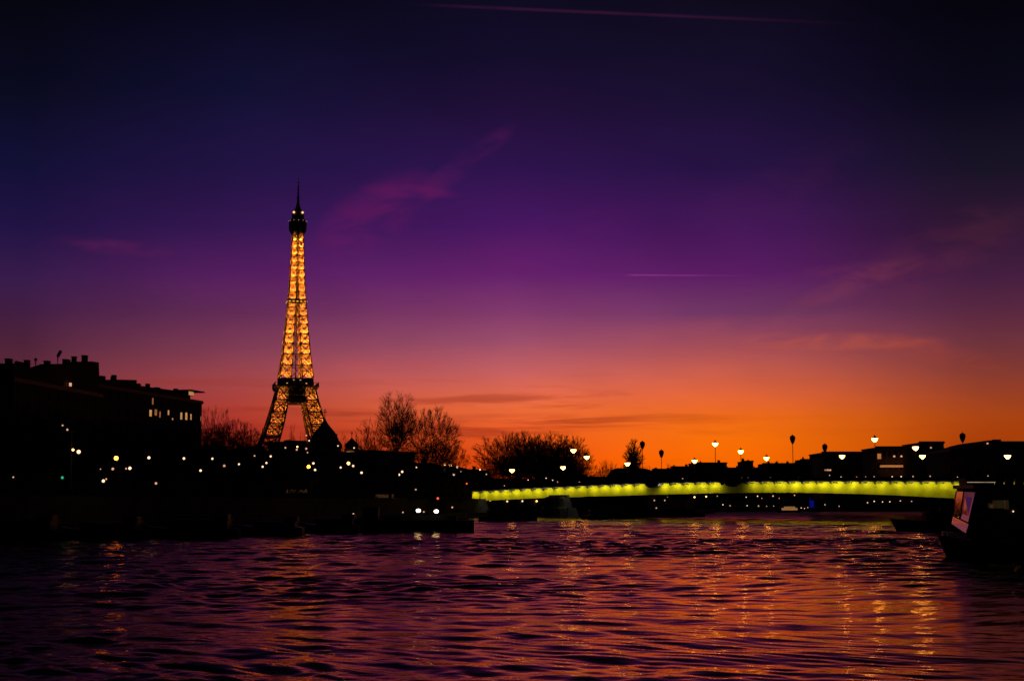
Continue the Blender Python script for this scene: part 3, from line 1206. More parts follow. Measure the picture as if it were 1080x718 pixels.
for px, py, wd, ht, kd in ((196.5, 414.8, 3.2, 1.0, 2), (157, 423, .7, 1.6, 1), (155, 435.5, 1.3, 1.6, 2), (160.5, 434.8, 1.3, 1.5, 1), (174, 435, .8, 1.2, 2), (178.5, 441.7, .6, .5, 2),
                           (187.7, 438.5, 1.1, 1.8, 2), (193, 438.8, 1.2, 1.9, 2), (198, 439.5, .7, 1.5, 2), (208.5, 441.5, .4, 1.3, 1), (165, 437, .7, 1.5, 1)):
    u, y = u2(px)
    p = (min(u, L - .4), -.62 if py < 420 else -.3, zat(py, y) - GZ)
    fr = MB().box((p[0], p[1], p[2]), (wd + .25, .2, ht + .25)).build('lit_window_frame', MATS['window_frame'], T)
    MB().box((p[0], p[1] - .13, p[2]), (wd, .06, ht)).build('pane', (E_WIN if kd == 1 else E_WINW), fr)
u, y = u2(197)
MB().box((u, -.6, zat(412.6, y) - GZ), (9, 4, .3)).build('terrace_canopy', ZINC, T)

# middle-distance dark roofs behind the left bank trees
mid = [(196, 232, 470, 590), (232, 262, 474, 600), (262, 284, 470, 585), (284, 300, 474, 575), (299, 322, 466, 640), (378, 408, 477, 452), (408, 437, 478.5, 446),
       (437, 470, 487, 470), (470, 498, 491, 480), (498, 518, 494, 610), (518, 575, 504, 625), (575, 622, 499, 630), (622, 657, 502, 640), (657, 690, 493, 645)]
mlabels = ['dark slate-roofed house under bare trees, right of the flat-roofed apartment block', 'dark house behind the bare trees midway to the tower',
           'dark house just left of the tower foot', 'narrow dark house before the left leg of the tower', 'dark block between the legs of the tower',
           'long low dark building under the tall bare tree, its left half', 'low dark building right under the tallest bare tree trunk',
           'low dark building beneath the round bare tree', 'low dark house just left of the bridge end', 'small dark house left of the round trees beyond the bridge',
           'low dark wall-like house under the left side of the round tree clump', 'low dark house under the right side of the round tree clump',
           'low dark house between tree clump and poplar', 'low dark house around the foot of the poplar']
for i, (p0, p1, ty, D) in enumerate(mid):
    block('town_house', mlabels[i], 'building', (xat(p0, D), D), (xat(p1, D + 6), D + 6), 14, zat(ty, D), floors=3, nwin=4,
          roof='flat' if i in (4, 5, 6) else 'pitched', chim=1 if i not in (5, 6) else 0, seed=20 + i, group='dark houses on the left bank')
# skyline right of the trees, far bank
far = [(688, 709, 493.5, 840, 0), (708, 731, 491, 830, 0), (730, 767, 488.8, 845, 1), (766, 784, 492.3, 850, 0), (783, 795, 487, 835, 1), (795, 806, 492.3, 850, 0),
       (805, 831, 489.5, 838, 1), (830, 846, 487.5, 842, 0), (845, 864, 485.2, 846, 1)]
fl = ['low dark roof right of the slim pointed tree', 'dark roof second in the far skyline, right of the slim pointed tree', 'broad dark roof behind the left lit pair of bridge lanterns',
      'low dark roof in the dip left of the square block', 'small square dark block between two lit lanterns', 'low dark roof right of the small square block',
      'dark roof above a dim lit stall, left of the tall unlit lantern', 'dark roof under the tall unlit lantern in the middle of the bridge',
      'dark roof left of the pale lit wing']
for i, (p0, p1, ty, D, fz) in enumerate(far):
    block('town_house', fl[i], 'building', (xat(p0, D), D), (xat(p1, D), D), 16, zat(ty, D), floors=4, nwin=5, roof='flat' if fz else 'pitched',
          chim=2, seed=40 + i, group='dark houses on the far bank')


def far_lit(T, A, px, py, wd, ht, m, D, nm='lit_window'):
    x = xat(px, D)
    return MB().box((x - A, -.3, zat(py, D) - GZ), (wd, .3, ht)).build(nm, m, T)


D = 600
T, *_ = block('exhibition_hall', 'pale lit wing and dark flat-roofed hall above the bridge, right of the skyline dip', 'building', (xat(868, D), D), (xat(912, D), D), 26,
              zat(478, D), floors=4, nwin=8, roof='flat', chim=0, seed=60)
a0 = xat(868, D)
MB().box((xat(865, D) - a0, 3, (zat(483.5, D) - GZ) / 2), (xat(868, D) - xat(862, D), 10, zat(483.5, D) - GZ)).build('side_wing', FACADE2, T)
for px in (871, 873.5, 876):
    far_lit(T, a0, px, 495.5, .6, .6, E_DIM, D)
D = 590
T, *_ = block('restaurant_building', 'flat-roofed building with a long glowing terrace awning above the bridge', 'building', (xat(925, D), D), (xat(972, D), D), 24,
              zat(472.5, D), floors=4, nwin=8, roof='flat', chim=0, seed=61)
a0 = xat(925, D)
for px, s in ((944, .7), (951.5, .6), (955, .4), (958, .4)):
    far_lit(T, a0, px, 481, s, .6, E_DIM, D)
MB().box((xat(928, D) - a0, -.5, zat(481, D) - GZ), (1.3, .6, 2.0)).build('lit_pillar', E_STRIP, T)
MB().box((xat(953, D) - a0, -3, zat(491.6, D) - GZ), (xat(978, D) - xat(929, D), 5, .75)).build('glowing_awning', E_STRIP, T)
MB().box((xat(965, D) - a0, -5.6, zat(494.3, D) - GZ), (2.2, .4, .5)).build('lit_sign', E_WINW, T)
MB().box((xat(919, D) - a0, 2, (zat(478.5, D) - GZ) / 2), (xat(925, D) - xat(918, D), 12, zat(478.5, D) - GZ)).build('side_wing', FACADE2, T)
D = 560
T, *_ = block('museum_block', 'dark square-topped block rising behind the glowing awning building', 'building', (xat(971, D), D), (xat(997, D), D), 24,
              zat(467.5, D), floors=5, nwin=5, roof='flat', chim=0, seed=62)
far_lit(T, xat(971, D), 983, 472, .5, .5, E_DIM, D)
block('museum_block', 'low dark block wedged left of the curved palace roof', 'building', (xat(996, D + 5), D + 5), (xat(1006, D + 5), D + 5), 20,
      zat(474, D), floors=4, nwin=3, roof='flat', chim=0, seed=63)
D = 500
x0, x1 = xat(1003, D), xat(1130, D)
T = thing('palace', 'broad dark palace with a curved roof at the right edge of the view', 'building', (x0, D, GZ))
MB().box(((x1 - x0) / 2, 14, (zat(476, D) - GZ) / 2), (x1 - x0, 28, zat(476, D) - GZ)).build('wall', FACADE, T)
m = MB()
cur_ = [(1003, 474), (1009, 472.5), (1018, 471), (1026, 468), (1036, 465.5), (1044, 464.2), (1053, 463.8), (1055, 465), (1080, 465), (1130, 466)]
m.loft([[(xat(px, D) - x0, 0, zat(476.5, D) - GZ), (xat(px, D) - x0, 0, zat(py, D) - GZ), (xat(px, D) - x0, 26, zat(py, D) - GZ), (xat(px, D) - x0, 26, zat(476.5, D) - GZ)]
        for px, py in cur_])
m.build('curved_roof', ZINC, T)
for k in range(12):
    window(T, (3 + k * 3.1, -.02, 8), 0, 0, (1.2, 1, 2.0))
far_lit(T, x0, 1043, 467.5, .5, .4, E_DIM, D)
MB().box((xat(1059, D) - x0, 6, zat(463.8, D) - GZ), (2.4, 2, .8)).build('roof_vent', ZINC, T)

# quay-level lit stalls and building fronts on the left bank
for i, (px, py, wd, ht, D, lab) in enumerate((
        (403, 525, 3.6, 1.8, 428, 'dim lit kiosk on the quay left of the dark barge wheelhouse'),
        (413, 525, 2.4, 2.2, 430, 'second dim lit kiosk on the quay above the barge, right of the first'),
        (318, 509, 6.0, 1.4, 395, 'amber lit stall below the large domed church'),
        (313, 513, 5.0, 1.6, 372, 'faint brown lit stall under the amber lamp'))):
    T = thing('quay_kiosk', lab, 'kiosk', (xat(px, D), D, GZ))
    z = zat(py, D) - GZ
    MB().box((0, 2, max(z + 1.3, 2.6) / 2), (wd + 1.5, 3.6, max(z + 1.3, 2.6))).build('body', FACADE, T)
    MB().box((0, 1.6, max(z + 1.3, 2.6) + .15), (wd + 2.2, 5, .25)).build('roof', ZINC, T)
    MB().box((0, .1, max(.6, min(z, 1.6))), (wd, .2, ht * .5)).build('lit_front', emit('dim_front', (1, .42, .16), .035), T)


# ------------------------------------------------------------------ trees
def grow(seed, H, hw, trunk_h, npts=520, low=.28, power=.42, tw=.05, top=.5, stout=1.0):
    """bare tree whose limbs fork toward points filling an ellipsoid crown"""
    r = np.random.default_rng(seed)
    rr = random.Random(seed)
    tk, cr = MB(), MB()
    rt = H * .016 * stout
    bend = Vector((rr.gauss(0, .25), rr.gauss(0, .25), 0))
    tk.lathe((0, 0, 0), [(rt * 1.6, 0), (rt * 1.1, H * .03), (rt, trunk_h)], 8)
    z0 = H * low
    u = r.normal(size=(npts, 3))
    u /= np.linalg.norm(u, axis=1)[:, None]
    rad = r.random(npts) ** power
    lob = 1 + .07 * np.sin(3 * np.arctan2(u[:, 1], u[:, 0]) + seed) + .06 * np.sin(5 * u[:, 2] * 3 + seed * 2 + u[:, 0] * 4)
    P = u * (rad * lob)[:, None]
    zc = z0 + (H - z0) * (1 - top) * .9
    P[:, 2] = np.where(P[:, 2] > 0, zc + P[:, 2] * (H - zc), zc + P[:, 2] * (zc - z0))
    wide_ = 1 + .38 * np.clip(u[:, 2], -.2, 1)
    P[:, 0] *= hw * wide_
    P[:, 1] *= hw * wide_

    def limb(p, q, r0, r1):
        d = q - p
        L = d.length
        n = 3 if L > 1.6 else (2 if L > .7 else 1)
        prev = p
        side = Vector((rr.gauss(0, 1), rr.gauss(0, 1), rr.gauss(0, .5))) * L * .07
        for i in range(1, n + 1):
            t = i / n
            c = p.lerp(q, t) + side * math.sin(math.pi * t) + Vector((0, 0, -.07 * L * math.sin(math.pi * t)))
            cr.bar(prev, c, 2 * (r0 + (r1 - r0) * (i - 1) / n), 2 * (r0 + (r1 - r0) * t), 3)
            prev = c

    def twigs(p, d, L):
        for k in range(4):
            dd = (d + Vector((rr.gauss(0, .38), rr.gauss(0, .38), rr.gauss(.10, .3)))).normalized()
            q = p + dd * L * rr.uniform(.6, 1.2)
            cr.bar(p, q, tw * 1.1, tw * .55, 3)
            for j in range(2):
                b = p.lerp(q, rr.uniform(.3, .8))
                cr.bar(b, b + (dd + Vector((rr.gauss(0, .7), rr.gauss(0, .7), rr.gauss(.1, .5)))).normalized() * L * .5, tw * .8, tw * .5, 3)

    def rec(p, idx, lvl):
        n = len(idx)
        if n == 1:
            q = Vector(P[idx[0]])
            limb(p, q, tw * .9, tw * .55)
            twigs(p.lerp(q, .5), ((q - p).normalized() + Vector((q.x / hw, q.y / hw, .3)) * .5).normalized(), H * .075)
            return
        k = min(n, 3 if lvl else 5)
        C = P[r.choice(idx, k, replace=False)]
        for _ in range(4):
            a = np.argmin(((P[idx][:, None] - C[None]) ** 2).sum(-1), axis=1)
            C = np.array([P[idx][a == j].mean(0) if (a == j).any() else C[j] for j in range(k)])
        for j in range(k):
            sub = idx[a == j]
            if not len(sub):
                continue
            c = Vector(C[j])
            f = .40 if lvl < 2 else .5
            q = p.lerp(c, f)
            q.z -= (c - p).length * .05
            r0 = max(tw * .7, rt * .85 * (len(sub) / npts) ** .5 * 1.0)
            if len(sub) == n:
                sub = idx
                half = len(idx) // 2
                rec(p, idx[:half], lvl + 1)
                rec(p, idx[half:], lvl + 1)
                return
            limb(p, q, r0, r0 * .8)
            rec(q, sub, lvl + 1)
    rec(Vector((0, 0, trunk_h)), np.arange(npts), 0)
    return tk.mesh('trunk', BARK), cr.mesh('crown', BARK)


PROTO = {}
for kind, args in {
    'tall': (3, 27, 6.2, 11, 560, .38, .5, .058, .55, 1.8), 'round': (5, 20, 8.5, 4, 1000, .20, .55, .060, .58, 1.7), 'wide': (8, 20, 9.5, 5, 900, .24, .45, .056, .60, 1.6),
        'small': (13, 12, 5, 2.5, 380, .2, .5, .034, .6), 'thin': (17, 15, 3.6, 4, 240, .25, .6, .034, .6), 'dense': (19, 20, 8.5, 5, 1500, .24, .55, .066, .62, 1.8)}.items():
    PROTO[kind] = (grow(*args), args[1])
PROTO['poplar'] = (grow(23, 17, 2.3, 2.0, 480, .08, .6, .085, .5), 17)
# the true height and half-width of each crown
DIMS = {}
for k_, ((a_, b_), h_) in PROTO.items():
    co = np.empty(len(b_.vertices) * 3)
    b_.vertices.foreach_get('co', co)
    co = co.reshape(-1, 3)
    DIMS[k_] = (np.percentile(co[:, 2], 99.9), np.percentile(np.abs(co[:, 0]), 99.5))


def tree(kind, px, toppy, halfw_px, D, label, group=None, z0=GZ, seed=0):
    me, _ = PROTO[kind]
    Hh, hw = DIMS[kind]
    tgt = zat(toppy, D) - z0
    T = thing('bare_tree', label, 'tree', (xat(px, D), D, z0), seed * 1.37, group)
    sz = tgt / Hh
    sx = (halfw_px / F0 * D) / hw
    T.scale = (sx, sx, sz)
    for nm, m in (('trunk', me[0]), ('crown', me[1])):
        o = bpy.data.objects.new(nm, m)
        COL.objects.link(o)
        o.parent = T
    return T


tree('tall', 418, 413, 21, 385, 'tallest bare winter tree with an upright open crown, left of the bridge', 'bare trees left of the bridge')
tree('wide', 455, 429, 33, 392, 'wide round bare tree right beside the tallest bare tree', 'bare trees left of the bridge', seed=1)
tree('thin', 394, 440, 18, 398, 'thinner bare tree leaning in left of the tallest bare tree', 'bare trees left of the bridge', seed=2)
tree('small', 478, 462, 18, 400, 'low bare tree at the right skirt of the wide round tree', 'bare trees left of the bridge', seed=3)
tree('small', 383, 448, 14, 410, 'small bare tree between the bell turret and the taller bare trees', 'bare trees left of the bridge', seed=4)
gb = [('round', 533, 459, 32, 575), ('wide', 547, 454, 26, 590), ('dense', 563, 457.5, 26, 580), ('dense', 582, 456.5, 28, 585), ('dense', 599, 460, 23, 578),
      ('small', 612, 474, 18, 572), ('small', 516, 482, 14, 585)]
for i, a in enumerate(gb):
    tree(*a, 'bare round-crowned tree in the dense clump beyond the bridge, %s' % ordinal(i, len(gb)) if i < 5 else
         ('low bare tree at the right foot of the dense clump' if i == 5 else 'low bare tree at the left foot of the dense clump'), 'clump of bare trees beyond the bridge', seed=i)
tree('poplar', 668, 463, 10.5, 560, 'slim pointed poplar beside the first unlit bridge lantern', seed=1)
for i, (px, ty, hw_) in enumerate(((636, 486, 8), (641, 484, 7), (648, 488, 8), (655, 490, 9), (630, 491, 7), (706, 488, 5), (684, 490, 6))):
    tree('thin', px, ty, hw_, 600, 'small thin bare tree on the skyline, %s' % ['between clump and poplar with a lean top', 'tallest of the thin ones between clump and poplar',
         'midway between clump and poplar', 'just left of the poplar', 'right at the foot of the dense clump', 'right of the second unlit lantern', 'just right of the poplar'][i],
         'thin bare trees on the skyline', seed=i)
lf = [('thin', 2, 380, 16, 330), ('small', 9, 388, 14, 330), ('thin', 222, 428, 14, 400), ('thin', 233, 430, 14, 412), ('round', 248, 442, 22, 392), ('wide', 266, 452, 22, 400),
      ('round', 228, 448, 26, 385), ('small', 284, 462, 18, 410), ('wide', 205, 446, 26, 380), ('small', 300, 470, 16, 420), ('round', 180, 446, 28, 350), ('wide', 150, 449, 30, 330),
      ('round', 120, 446, 30, 310), ('wide', 86, 440, 34, 290), ('round', 50, 432, 36, 275), ('wide', 16, 428, 36, 262), ('thin', 308, 446, 5, 900), ('thin', 320, 452, 6, 900),
      ('small', 362, 456, 8, 640), ('small', 385, 462, 9, 640)]
where = ['at the extreme left edge beside the first roof', 'low at the left edge before the first roof', 'tall and thin just right of the flat-roofed block',
         'second thin one right of the flat-roofed block', 'bushy on the slope toward the tower', 'lower on the slope toward the tower', 'under the two thin trees right of the block',
         'at the foot of the tower on the left', 'before the right corner of the flat-roofed block', 'before the tower legs', 'below the three lit windows',
         'below the middle lit windows', 'below the gap between the two apartment blocks', 'below the right half of the first block', 'below the middle of the first block',
         'below the left end of the first block', 'seen through the legs of the tower, left one', 'seen through the legs of the tower, right one',
         'between large dome and bell turret', 'right behind the bell turret']
for i, a in enumerate(lf):
    tree(*a, 'bare tree ' + where[i], 'bare trees on the left bank', seed=i)


# dark hedge-like undergrowth along the left quay top
def hedge(name, label, pts, hgt, thick, seed):
    r = random.Random(seed)
    m = MB()
    for (ax, ay), (bx, by) in zip(pts, pts[1:]):
        L = math.hypot(bx - ax, by - ay)
        for k in range(int(L * 26)):
            t = r.random()
            x = ax + (bx - ax) * t + r.gauss(0, thick * .35)
            y = ay + (by - ay) * t + r.gauss(0, thick * .35)
            z = GZ + abs(r.gauss(0, 1)) * hgt * .4 if r.random() < .25 else GZ + r.random() * hgt * .8
            s = r.uniform(.15, .38)
            p = Vector((x, y, z))
            u = Vector((r.gauss(0, 1), r.gauss(0, 1), r.gauss(0, 1))).normalized() * s
            v = Vector((r.gauss(0, 1), r.gauss(0, 1), r.gauss(0, 1))).normalized() * s
            m.add([p - u, p + v, p + u, p - v], [(0, 1, 2, 3)])
    o = m.build(name, mat('evergreen_leaves', (.022, .03, .015), .8, 0, .4, 1.5))
    tag(o, kind='stuff')
    return o


hedge('undergrowth', '', offs(LBi, 3.0)[1:6], 3.2, 2.5, 5)
for i in range(len(LBi) - 1):
    pass

# ------------------------------------------------------------------ street lamps
LAMPM = {'w': E_WHITE, 'a': E_AMBER, 'y': E_YEL, 'd': E_DIM, 'r': E_RED}
LPR = {}


def lamp(px, py, D, kind, size, label, group, z0=GZ, arm=0.0):
    p = at(px, py, D)
    size *= .78
    z0 = min(z0, p.z - 1.5)
    T = thing('street_lamp', label, 'street lamp', (p.x - arm, p.y, z0), 0, group)
    H = p.z - z0
    m = MB()
    m.lathe((0, 0, 0), [(.16, 0), (.13, .8), (.07, .9), (.05, H - size * .9)], 8)
    if arm:
        m.bar((0, 0, H - size), (arm, 0, H + size * .9), .08)
    m.build('pole', IRON, T)
    MB().ball((arm, 0, H), size, 10, 6).build('globe', LAMPM[kind], T, True)
    MB().lathe((arm, 0, H + size * 1.02), [(size * .5, 0), (size * .2, size * .35)], 8).build('cap', IRON, T)
    return T


NAMEK = {'w': 'white', 'a': 'amber', 'y': 'yellow', 'd': 'dim', 'r': 'red'}
clusters = [
    ("below the far left apartment block", 'street lamps at far left', [
        (66, 448.5, 245, 'd', .18), (71, 453, 245, 'd', .22), (77, 474.2, 235, 'y', .25), (83, 476.3, 235, 'w', .40), (14, 503, 220, 'd', .16)]),
    ("below the lit apartment windows", 'street lamps under the flat-roofed block', [
        (106, 494.5, 262, 'd', .14), (109, 507, 258, 'w', .34), (112, 505, 262, 'd', .2), (119, 494.3, 270, 'd', .30), (122.5, 483, 262, 'a', .46), (133, 494, 275, 'd', .2),
        (137, 493.6, 268, 'w', .36), (157, 482.5, 285, 'w', .36), (164.5, 509.5, 268, 'd', .28), (194, 483.3, 310, 'w', .34), (211.5, 496, 300, 'w', .30)]),
    ("between apartment block and tower", 'street lamps among the trees', [
        (224, 483.5, 330, 'w', .30), (236.5, 491, 320, 'd', .34), (252, 489.3, 335, 'w', .26), (268.5, 480.5, 350, 'd', .24), (277, 492, 338, 'w', .30), (281, 488, 345, 'w', .30),
        (285.5, 481, 355, 'w', .30), (301, 472, 400, 'd', .30)]),
    ("before the domed church", 'street lamps in front of the church', [
        (313.6, 471, 415, 'y', .30), (313, 474, 410, 'd', .34), (323, 473, 430, 'd', .36), (323, 459, 460, 'd', .32), (326, 464.5, 450, 'w', .26), (324.3, 477, 420, 'd', .26),
        (325.5, 492, 355, 'a', .50), (330.5, 488.4, 360, 'w', .36), (332.3, 495.3, 352, 'w', .34), (356.5, 470, 440, 'w', .26)]),
    ('below the bell turret and bare trees', 'street lamps below the bell turret', [
        (359.3, 492.8, 372, 'w', .30), (367.5, 488.4, 378, 'y', .52), (372.5, 491.2, 380, 'w', .36), (381.3, 498.3, 378, 'w', .38), (373.5, 472, 490, 'w', .34), (372.7, 542, 300, 'w', .22)]),
    ("under the bare trees", 'street lamps left of the bridge', [
        (419.5, 489, 402, 'w', .34), (420.8, 500.4, 398, 'w', .38), (424.2, 497.3, 400, 'w', .38), (439.3, 492.6, 420, 'w', .26), (438.5, 516, 330, 'd', .22), (469, 489.7, 428, 'y', .50),
        (475, 490.4, 428, 'y', .56), (469.3, 495.2, 430, 'd', .42), (478.5, 500.5, 432, 'w', .34), (482.4, 492.4, 435, 'w', .42), (486, 497, 435, 'd', .3), (492.3, 509.8, 430, 'r', .3),
        (506.3, 495, 500, 'w', .34), (513, 500, 520, 'd', .3)]),
    ("over the bridge's left part", 'small lamps above the left part of the bridge', [
        (532, 512, 560, 'd', .22), (557, 506, 570, 'w', .22), (576, 504, 575, 'w', .26), (583, 506.3, 580, 'w', .30), (588, 508, 580, 'd', .3), (611, 508.6, 590, 'w', .34),
        (669, 508, 640, 'w', .30), (690, 507.2, 650, 'w', .36)]),
    ("over the bridge's middle", 'small lamps above the middle of the bridge', [
        (720, 504.5, 690, 'd', .34), (736.5, 505.3, 690, 'w', .32), (755, 506, 690, 'w', .40), (763, 505.4, 695, 'w', .30), (782, 504, 700, 'd', .4), (789, 504, 700, 'd', .36),
        (798, 504.2, 700, 'd', .36), (812.5, 504, 705, 'd', .5), (822, 504.3, 705, 'w', .42), (842, 503.8, 710, 'w', .40)]),
    ("over the bridge's right part", 'small lamps above the right part of the bridge', [
        (875, 501, 540, 'd', .26), (887, 503.2, 530, 'w', .32), (903.5, 503, 530, 'r', .28), (913, 502.8, 535, 'd', .22), (922, 502.5, 540, 'd', .28), (941, 502.5, 540, 'w', .26),
        (950.5, 502.4, 540, 'w', .30), (963, 502.4, 540, 'd', .34), (981, 502, 520, 'd', .3), (991, 501.5, 520, 'd', .26), (1010, 503.2, 500, 'w', .30), (1027, 504, 490, 'd', .2),
        (1042, 501.6, 490, 'd', .24)]),
    ("on the far bank under the bridge", 'small lamps seen under the bridge', [
        (704, 523.6, 640, 'd', .3), (732.5, 524, 660, 'y', .46), (744.8, 523.4, 680, 'y', .42), (751, 522, 700, 'd', .3), (756.5, 523, 790, 'd', .34), (787, 524, 790, 'w', .32),
        (799, 523, 790, 'w', .38), (803.5, 525.2, 790, 'd', .3), (815.3, 522.8, 790, 'd', .55), (822, 525.2, 790, 'd', .38), (838, 522, 790, 'd', .44), (868, 522, 790, 'd', .48),
        (886, 523.4, 790, 'd', .48)]),
    ("on the low far quay", 'small lamps on the low far quay', [
        (762.5, 532, 788, 'w', .34), (770, 533, 788, 'd', .4), (788, 533, 788, 'w', .3), (800, 533.3, 788, 'd', .46), (808.5, 533.5, 788, 'd', .3), (816, 533.4, 788, 'd', .3),
        (845, 535.4, 775, 'w', .3), (848.5, 536, 775, 'w', .24), (852, 535, 775, 'd', .34), (870, 532, 788, 'd', .44), (885, 533.6, 788, 'd', .36)]),
    ("under the bridge near the moored boats", 'small lamps under the right part of the bridge', [
        (915, 529.8, 640, 'd', .4), (922, 528.4, 620, 'w', .30), (930.8, 529, 620, 'w', .26), (938.5, 528.8, 620, 'w', .28), (949.6, 527.6, 600, 'w', .34), (961.5, 528.4, 600, 'd', .3)]),
]
for where_, grp, items in clusters:
    items = sorted(items)
    for i, (px, py, D, kd, sz) in enumerate(items):
        zg = GZ
        p = at(px, py, D)
        # those below the quay top stand on the low quay by the water
        if p.z < GZ + 1.6:
            zg = LQ
        lamp(px, py, D, kd, sz, '%s street lamp %s, %s' % (NAMEK[kd], where_, ordinal(i, len(items))), grp, zg, 1.2 if (px in (359.3, 83) or kd == 'a') else 0)
# traffic signal
p = at(66, 503.5, 225)
T = thing('traffic_signal', 'small traffic signal showing green at far left', 'traffic light', (p.x, p.y, GZ))
MB().lathe((0, 0, 0), [(.09, 0), (.07, p.z - GZ - .35)], 8).build('pole', IRON, T)
MB().box((0, .1, p.z - GZ), (.34, .3, 1.0)).build('housing', IRON, T)
MB().ball((0, -.12, p.z - GZ), .2, 10, 6).build('green_lens', E_GREEN, T, True)
# tall mast with lights at far left
p = at(75.5, 470, 238)
T = thing('lighting_mast', 'thin pale mast behind the white lamp at far left', 'mast', (p.x, p.y, GZ))
MB().lathe((0, 0, 0), [(.16, 0), (.08, zat(455, 238) - GZ)], 8).build('pole', FACADE2, T)
MB().box((0, 0, zat(455, 238) - GZ), (1.4, .2, .15)).build('crossbar', FACADE2, T)

# lamps fixed on the quay wall under the left end of the bridge
WA, WB = LBi[5], LBi[6]
for i, (px, py, k) in enumerate(((517, 527.6, 'd'), (535, 528.4, 'w'), (551, 528.2, 'w'), (566, 528.2, 'y'), (681.5, 524.2, 'y'), (690, 526, 'd'), (701, 526.4, 'd'), (692, 535.5, 'd'))):
    if i < 4:
        x, y = on_line(px, WA, WB)
        y -= .5
    else:
        x, y = on_line(px, LBi[6], LBi[7])
        x -= 0
        y -= .6
    z = min(zat(py, y), GZ - .4) if i in (5, 6, 7) or i < 4 else zat(py, y)
    x = xat(px, y)
    T = thing('wall_lamp', 'small %s lamp on the quay wall under the bridge, %s' % (NAMEK[k], ordinal(i, 8)), 'wall lamp', (x, y, z), 0, 'wall lamps under the bridge')
    MB().box((0, .35, .3), (.3, .6, .16)).build('bracket', IRON, T)
    MB().ball((0, 0, 0), .28, 10, 6).build('globe', LAMPM[k], T, True)

for i, (px, py) in enumerate(((504.5, 521.5), (506.5, 533))):
    x, y, zt, zb = bridge_at(503)
    q = Vector((x, y, zat(py, y))) - bnrm * 1.9 - bdir * (1.5 - i)
    T = thing('wall_lamp', 'amber lamp on the stone bridge end, %s of two' % ('upper', 'lower')[i], 'wall lamp', q, ang, 'lamps on the bridge end')
    MB().box((0, .30, .32), (.3, .6, .14)).build('bracket', IRON, T)
    MB().ball((0, 0, 0), .26, 10, 6).build('globe', emit('abutment_lamp_glow', (1, .5, .14), 7.0), T, True)

# pontoons and port sheds under the bridge, left part
for i, (x0, x1, by, ty, D, lab) in enumerate((
        (505, 566, 549, 540, 462, 'low dark pontoon moored at the left end of the bridge'),
        (614, 668, 547.5, 540, 470, 'long dark pontoon right of the bridge pier'),
        (668, 742, 545, 538.5, 560, 'dark houseboat moored beyond the bridge pier'))):
    D = (EYE * F0) / (by - YH)
    D = min(D, 560)
    xa, xb = xat(x0, D), xat(x1, D)
    T = thing('moored_pontoon', lab, 'pontoon', ((xa + xb) / 2, D, 0), R(4))
    L = xb - xa
    m = MB()
    m.loft([[(-L / 2 * k, -2.6 * kk, z), (L / 2 * k, -2.6 * kk, z), (L / 2 * k, 2.6 * kk, z), (-L / 2 * k, 2.6 * kk, z)] for k, kk, z in ((.94, .8, -.5), (1, 1, .3), (1, 1, 1.2))])
    m.build('hull', HULL, T)
    MB().box((0, .4, 1.9), (L * .7, 3.6, 1.4)).build('cabin', CABIN, T)
    MB().box((0, .4, 2.72), (L * .74, 4.2, .18)).build('roof', ZINC, T)
    for k in range(8):
        window(T, (-L * .3 + k * L * .6 / 7, -1.42, 1.95), 0, 0, (.7, 1, .35))


# ------------------------------------------------------------------ boats
def hull_loft(L, Bm, H, sheer=.5, rake=1.6, n=14):
    rings = []
    for i in range(n + 1):
        t = i / n
        x = -L / 2 + L * t
        bow = 1 - max(0, (0.22 - t) / .22) ** 2.2
        stern = 1 - .35 * max(0, (t - .85) / .15) ** 2
        b = Bm / 2 * max(.06, bow) * stern
        z = H + sheer * (max(0, .35 - t) / .35) ** 2
        dx = -rake * (max(0, .22 - t) / .22)
        rings.append([(x + .0, -b * .72, -.6), (x + dx * .5, -b * .97, H * .45), (x + dx, -b, z), (x + dx, b, z), (x + dx * .5, b * .97, H * .45), (x, b * .72, -.6)])
    return rings


# dark barge moored at the left, with two work lights
D = 258.0
xa, xb = xat(374, D), xat(500, D)
L = xb - xa
T = thing('dark_barge', 'long dark barge moored left of the bridge with two bright white floodlights', 'barge', ((xa + xb) / 2, D, 0), R(0))
m = MB()
m.loft(hull_loft(L, 5.2, 1.9, .7, 1.2))
m.build('hull', HULL, T)
MB().box((1.0, 0, 2.3), (L * .62, 3.6, .9)).build('hatch_cover', CABIN, T)
MB().box((-L * .36, 0, 2.9), (2.6, 3.2, 2.0)).build('wheelhouse', CABIN, T)
MB().box((-L * .36, 0, 4.0), (3.1, 3.7, .15)).build('wheelhouse_roof', HULL, T)
for k in (-1, 0, 1):
    MB().box((-L * .36 + k * .8, -1.63, 3.2), (.6, .06, .7)).build('wheelhouse_window', GLASSD, T)
m = MB()
for k in range(9):
    m.bar((-L * .28 + k * 1.7, -2.3, 1.8), (-L * .28 + k * 1.7, -2.3, 2.7), .05)
m.bar((-L * .28, -2.3, 2.7), (L * .42, -2.3, 2.7), .05)
m.build('railing', IRON, T)
for px, py in ((441.3, 538.2), (460.2, 539.0)):
    p = at(px, py, D - 2)
    lx = p.x - T.location.x
    po = MB().bar((lx, -2.0, 1.6), (lx, -2.0, p.z + .1), .08).build('lamp_post', IRON, T)
    MB().box((lx, -2.0, p.z), (.7, .12, .5)).build('floodlight_housing', IRON, T)
    MB().loft([[(lx + r_ * math.cos(a_), y_, p.z + r_ * .72 * math.sin(a_)) for a_ in [k_ * math.pi / 6 for k_ in range(12)]] for r_, y_ in ((.36, -2.07), (.40, -2.12), (.30, -2.26), (.12, -2.32))]).build('floodlight', E_FLOOD, T, True)
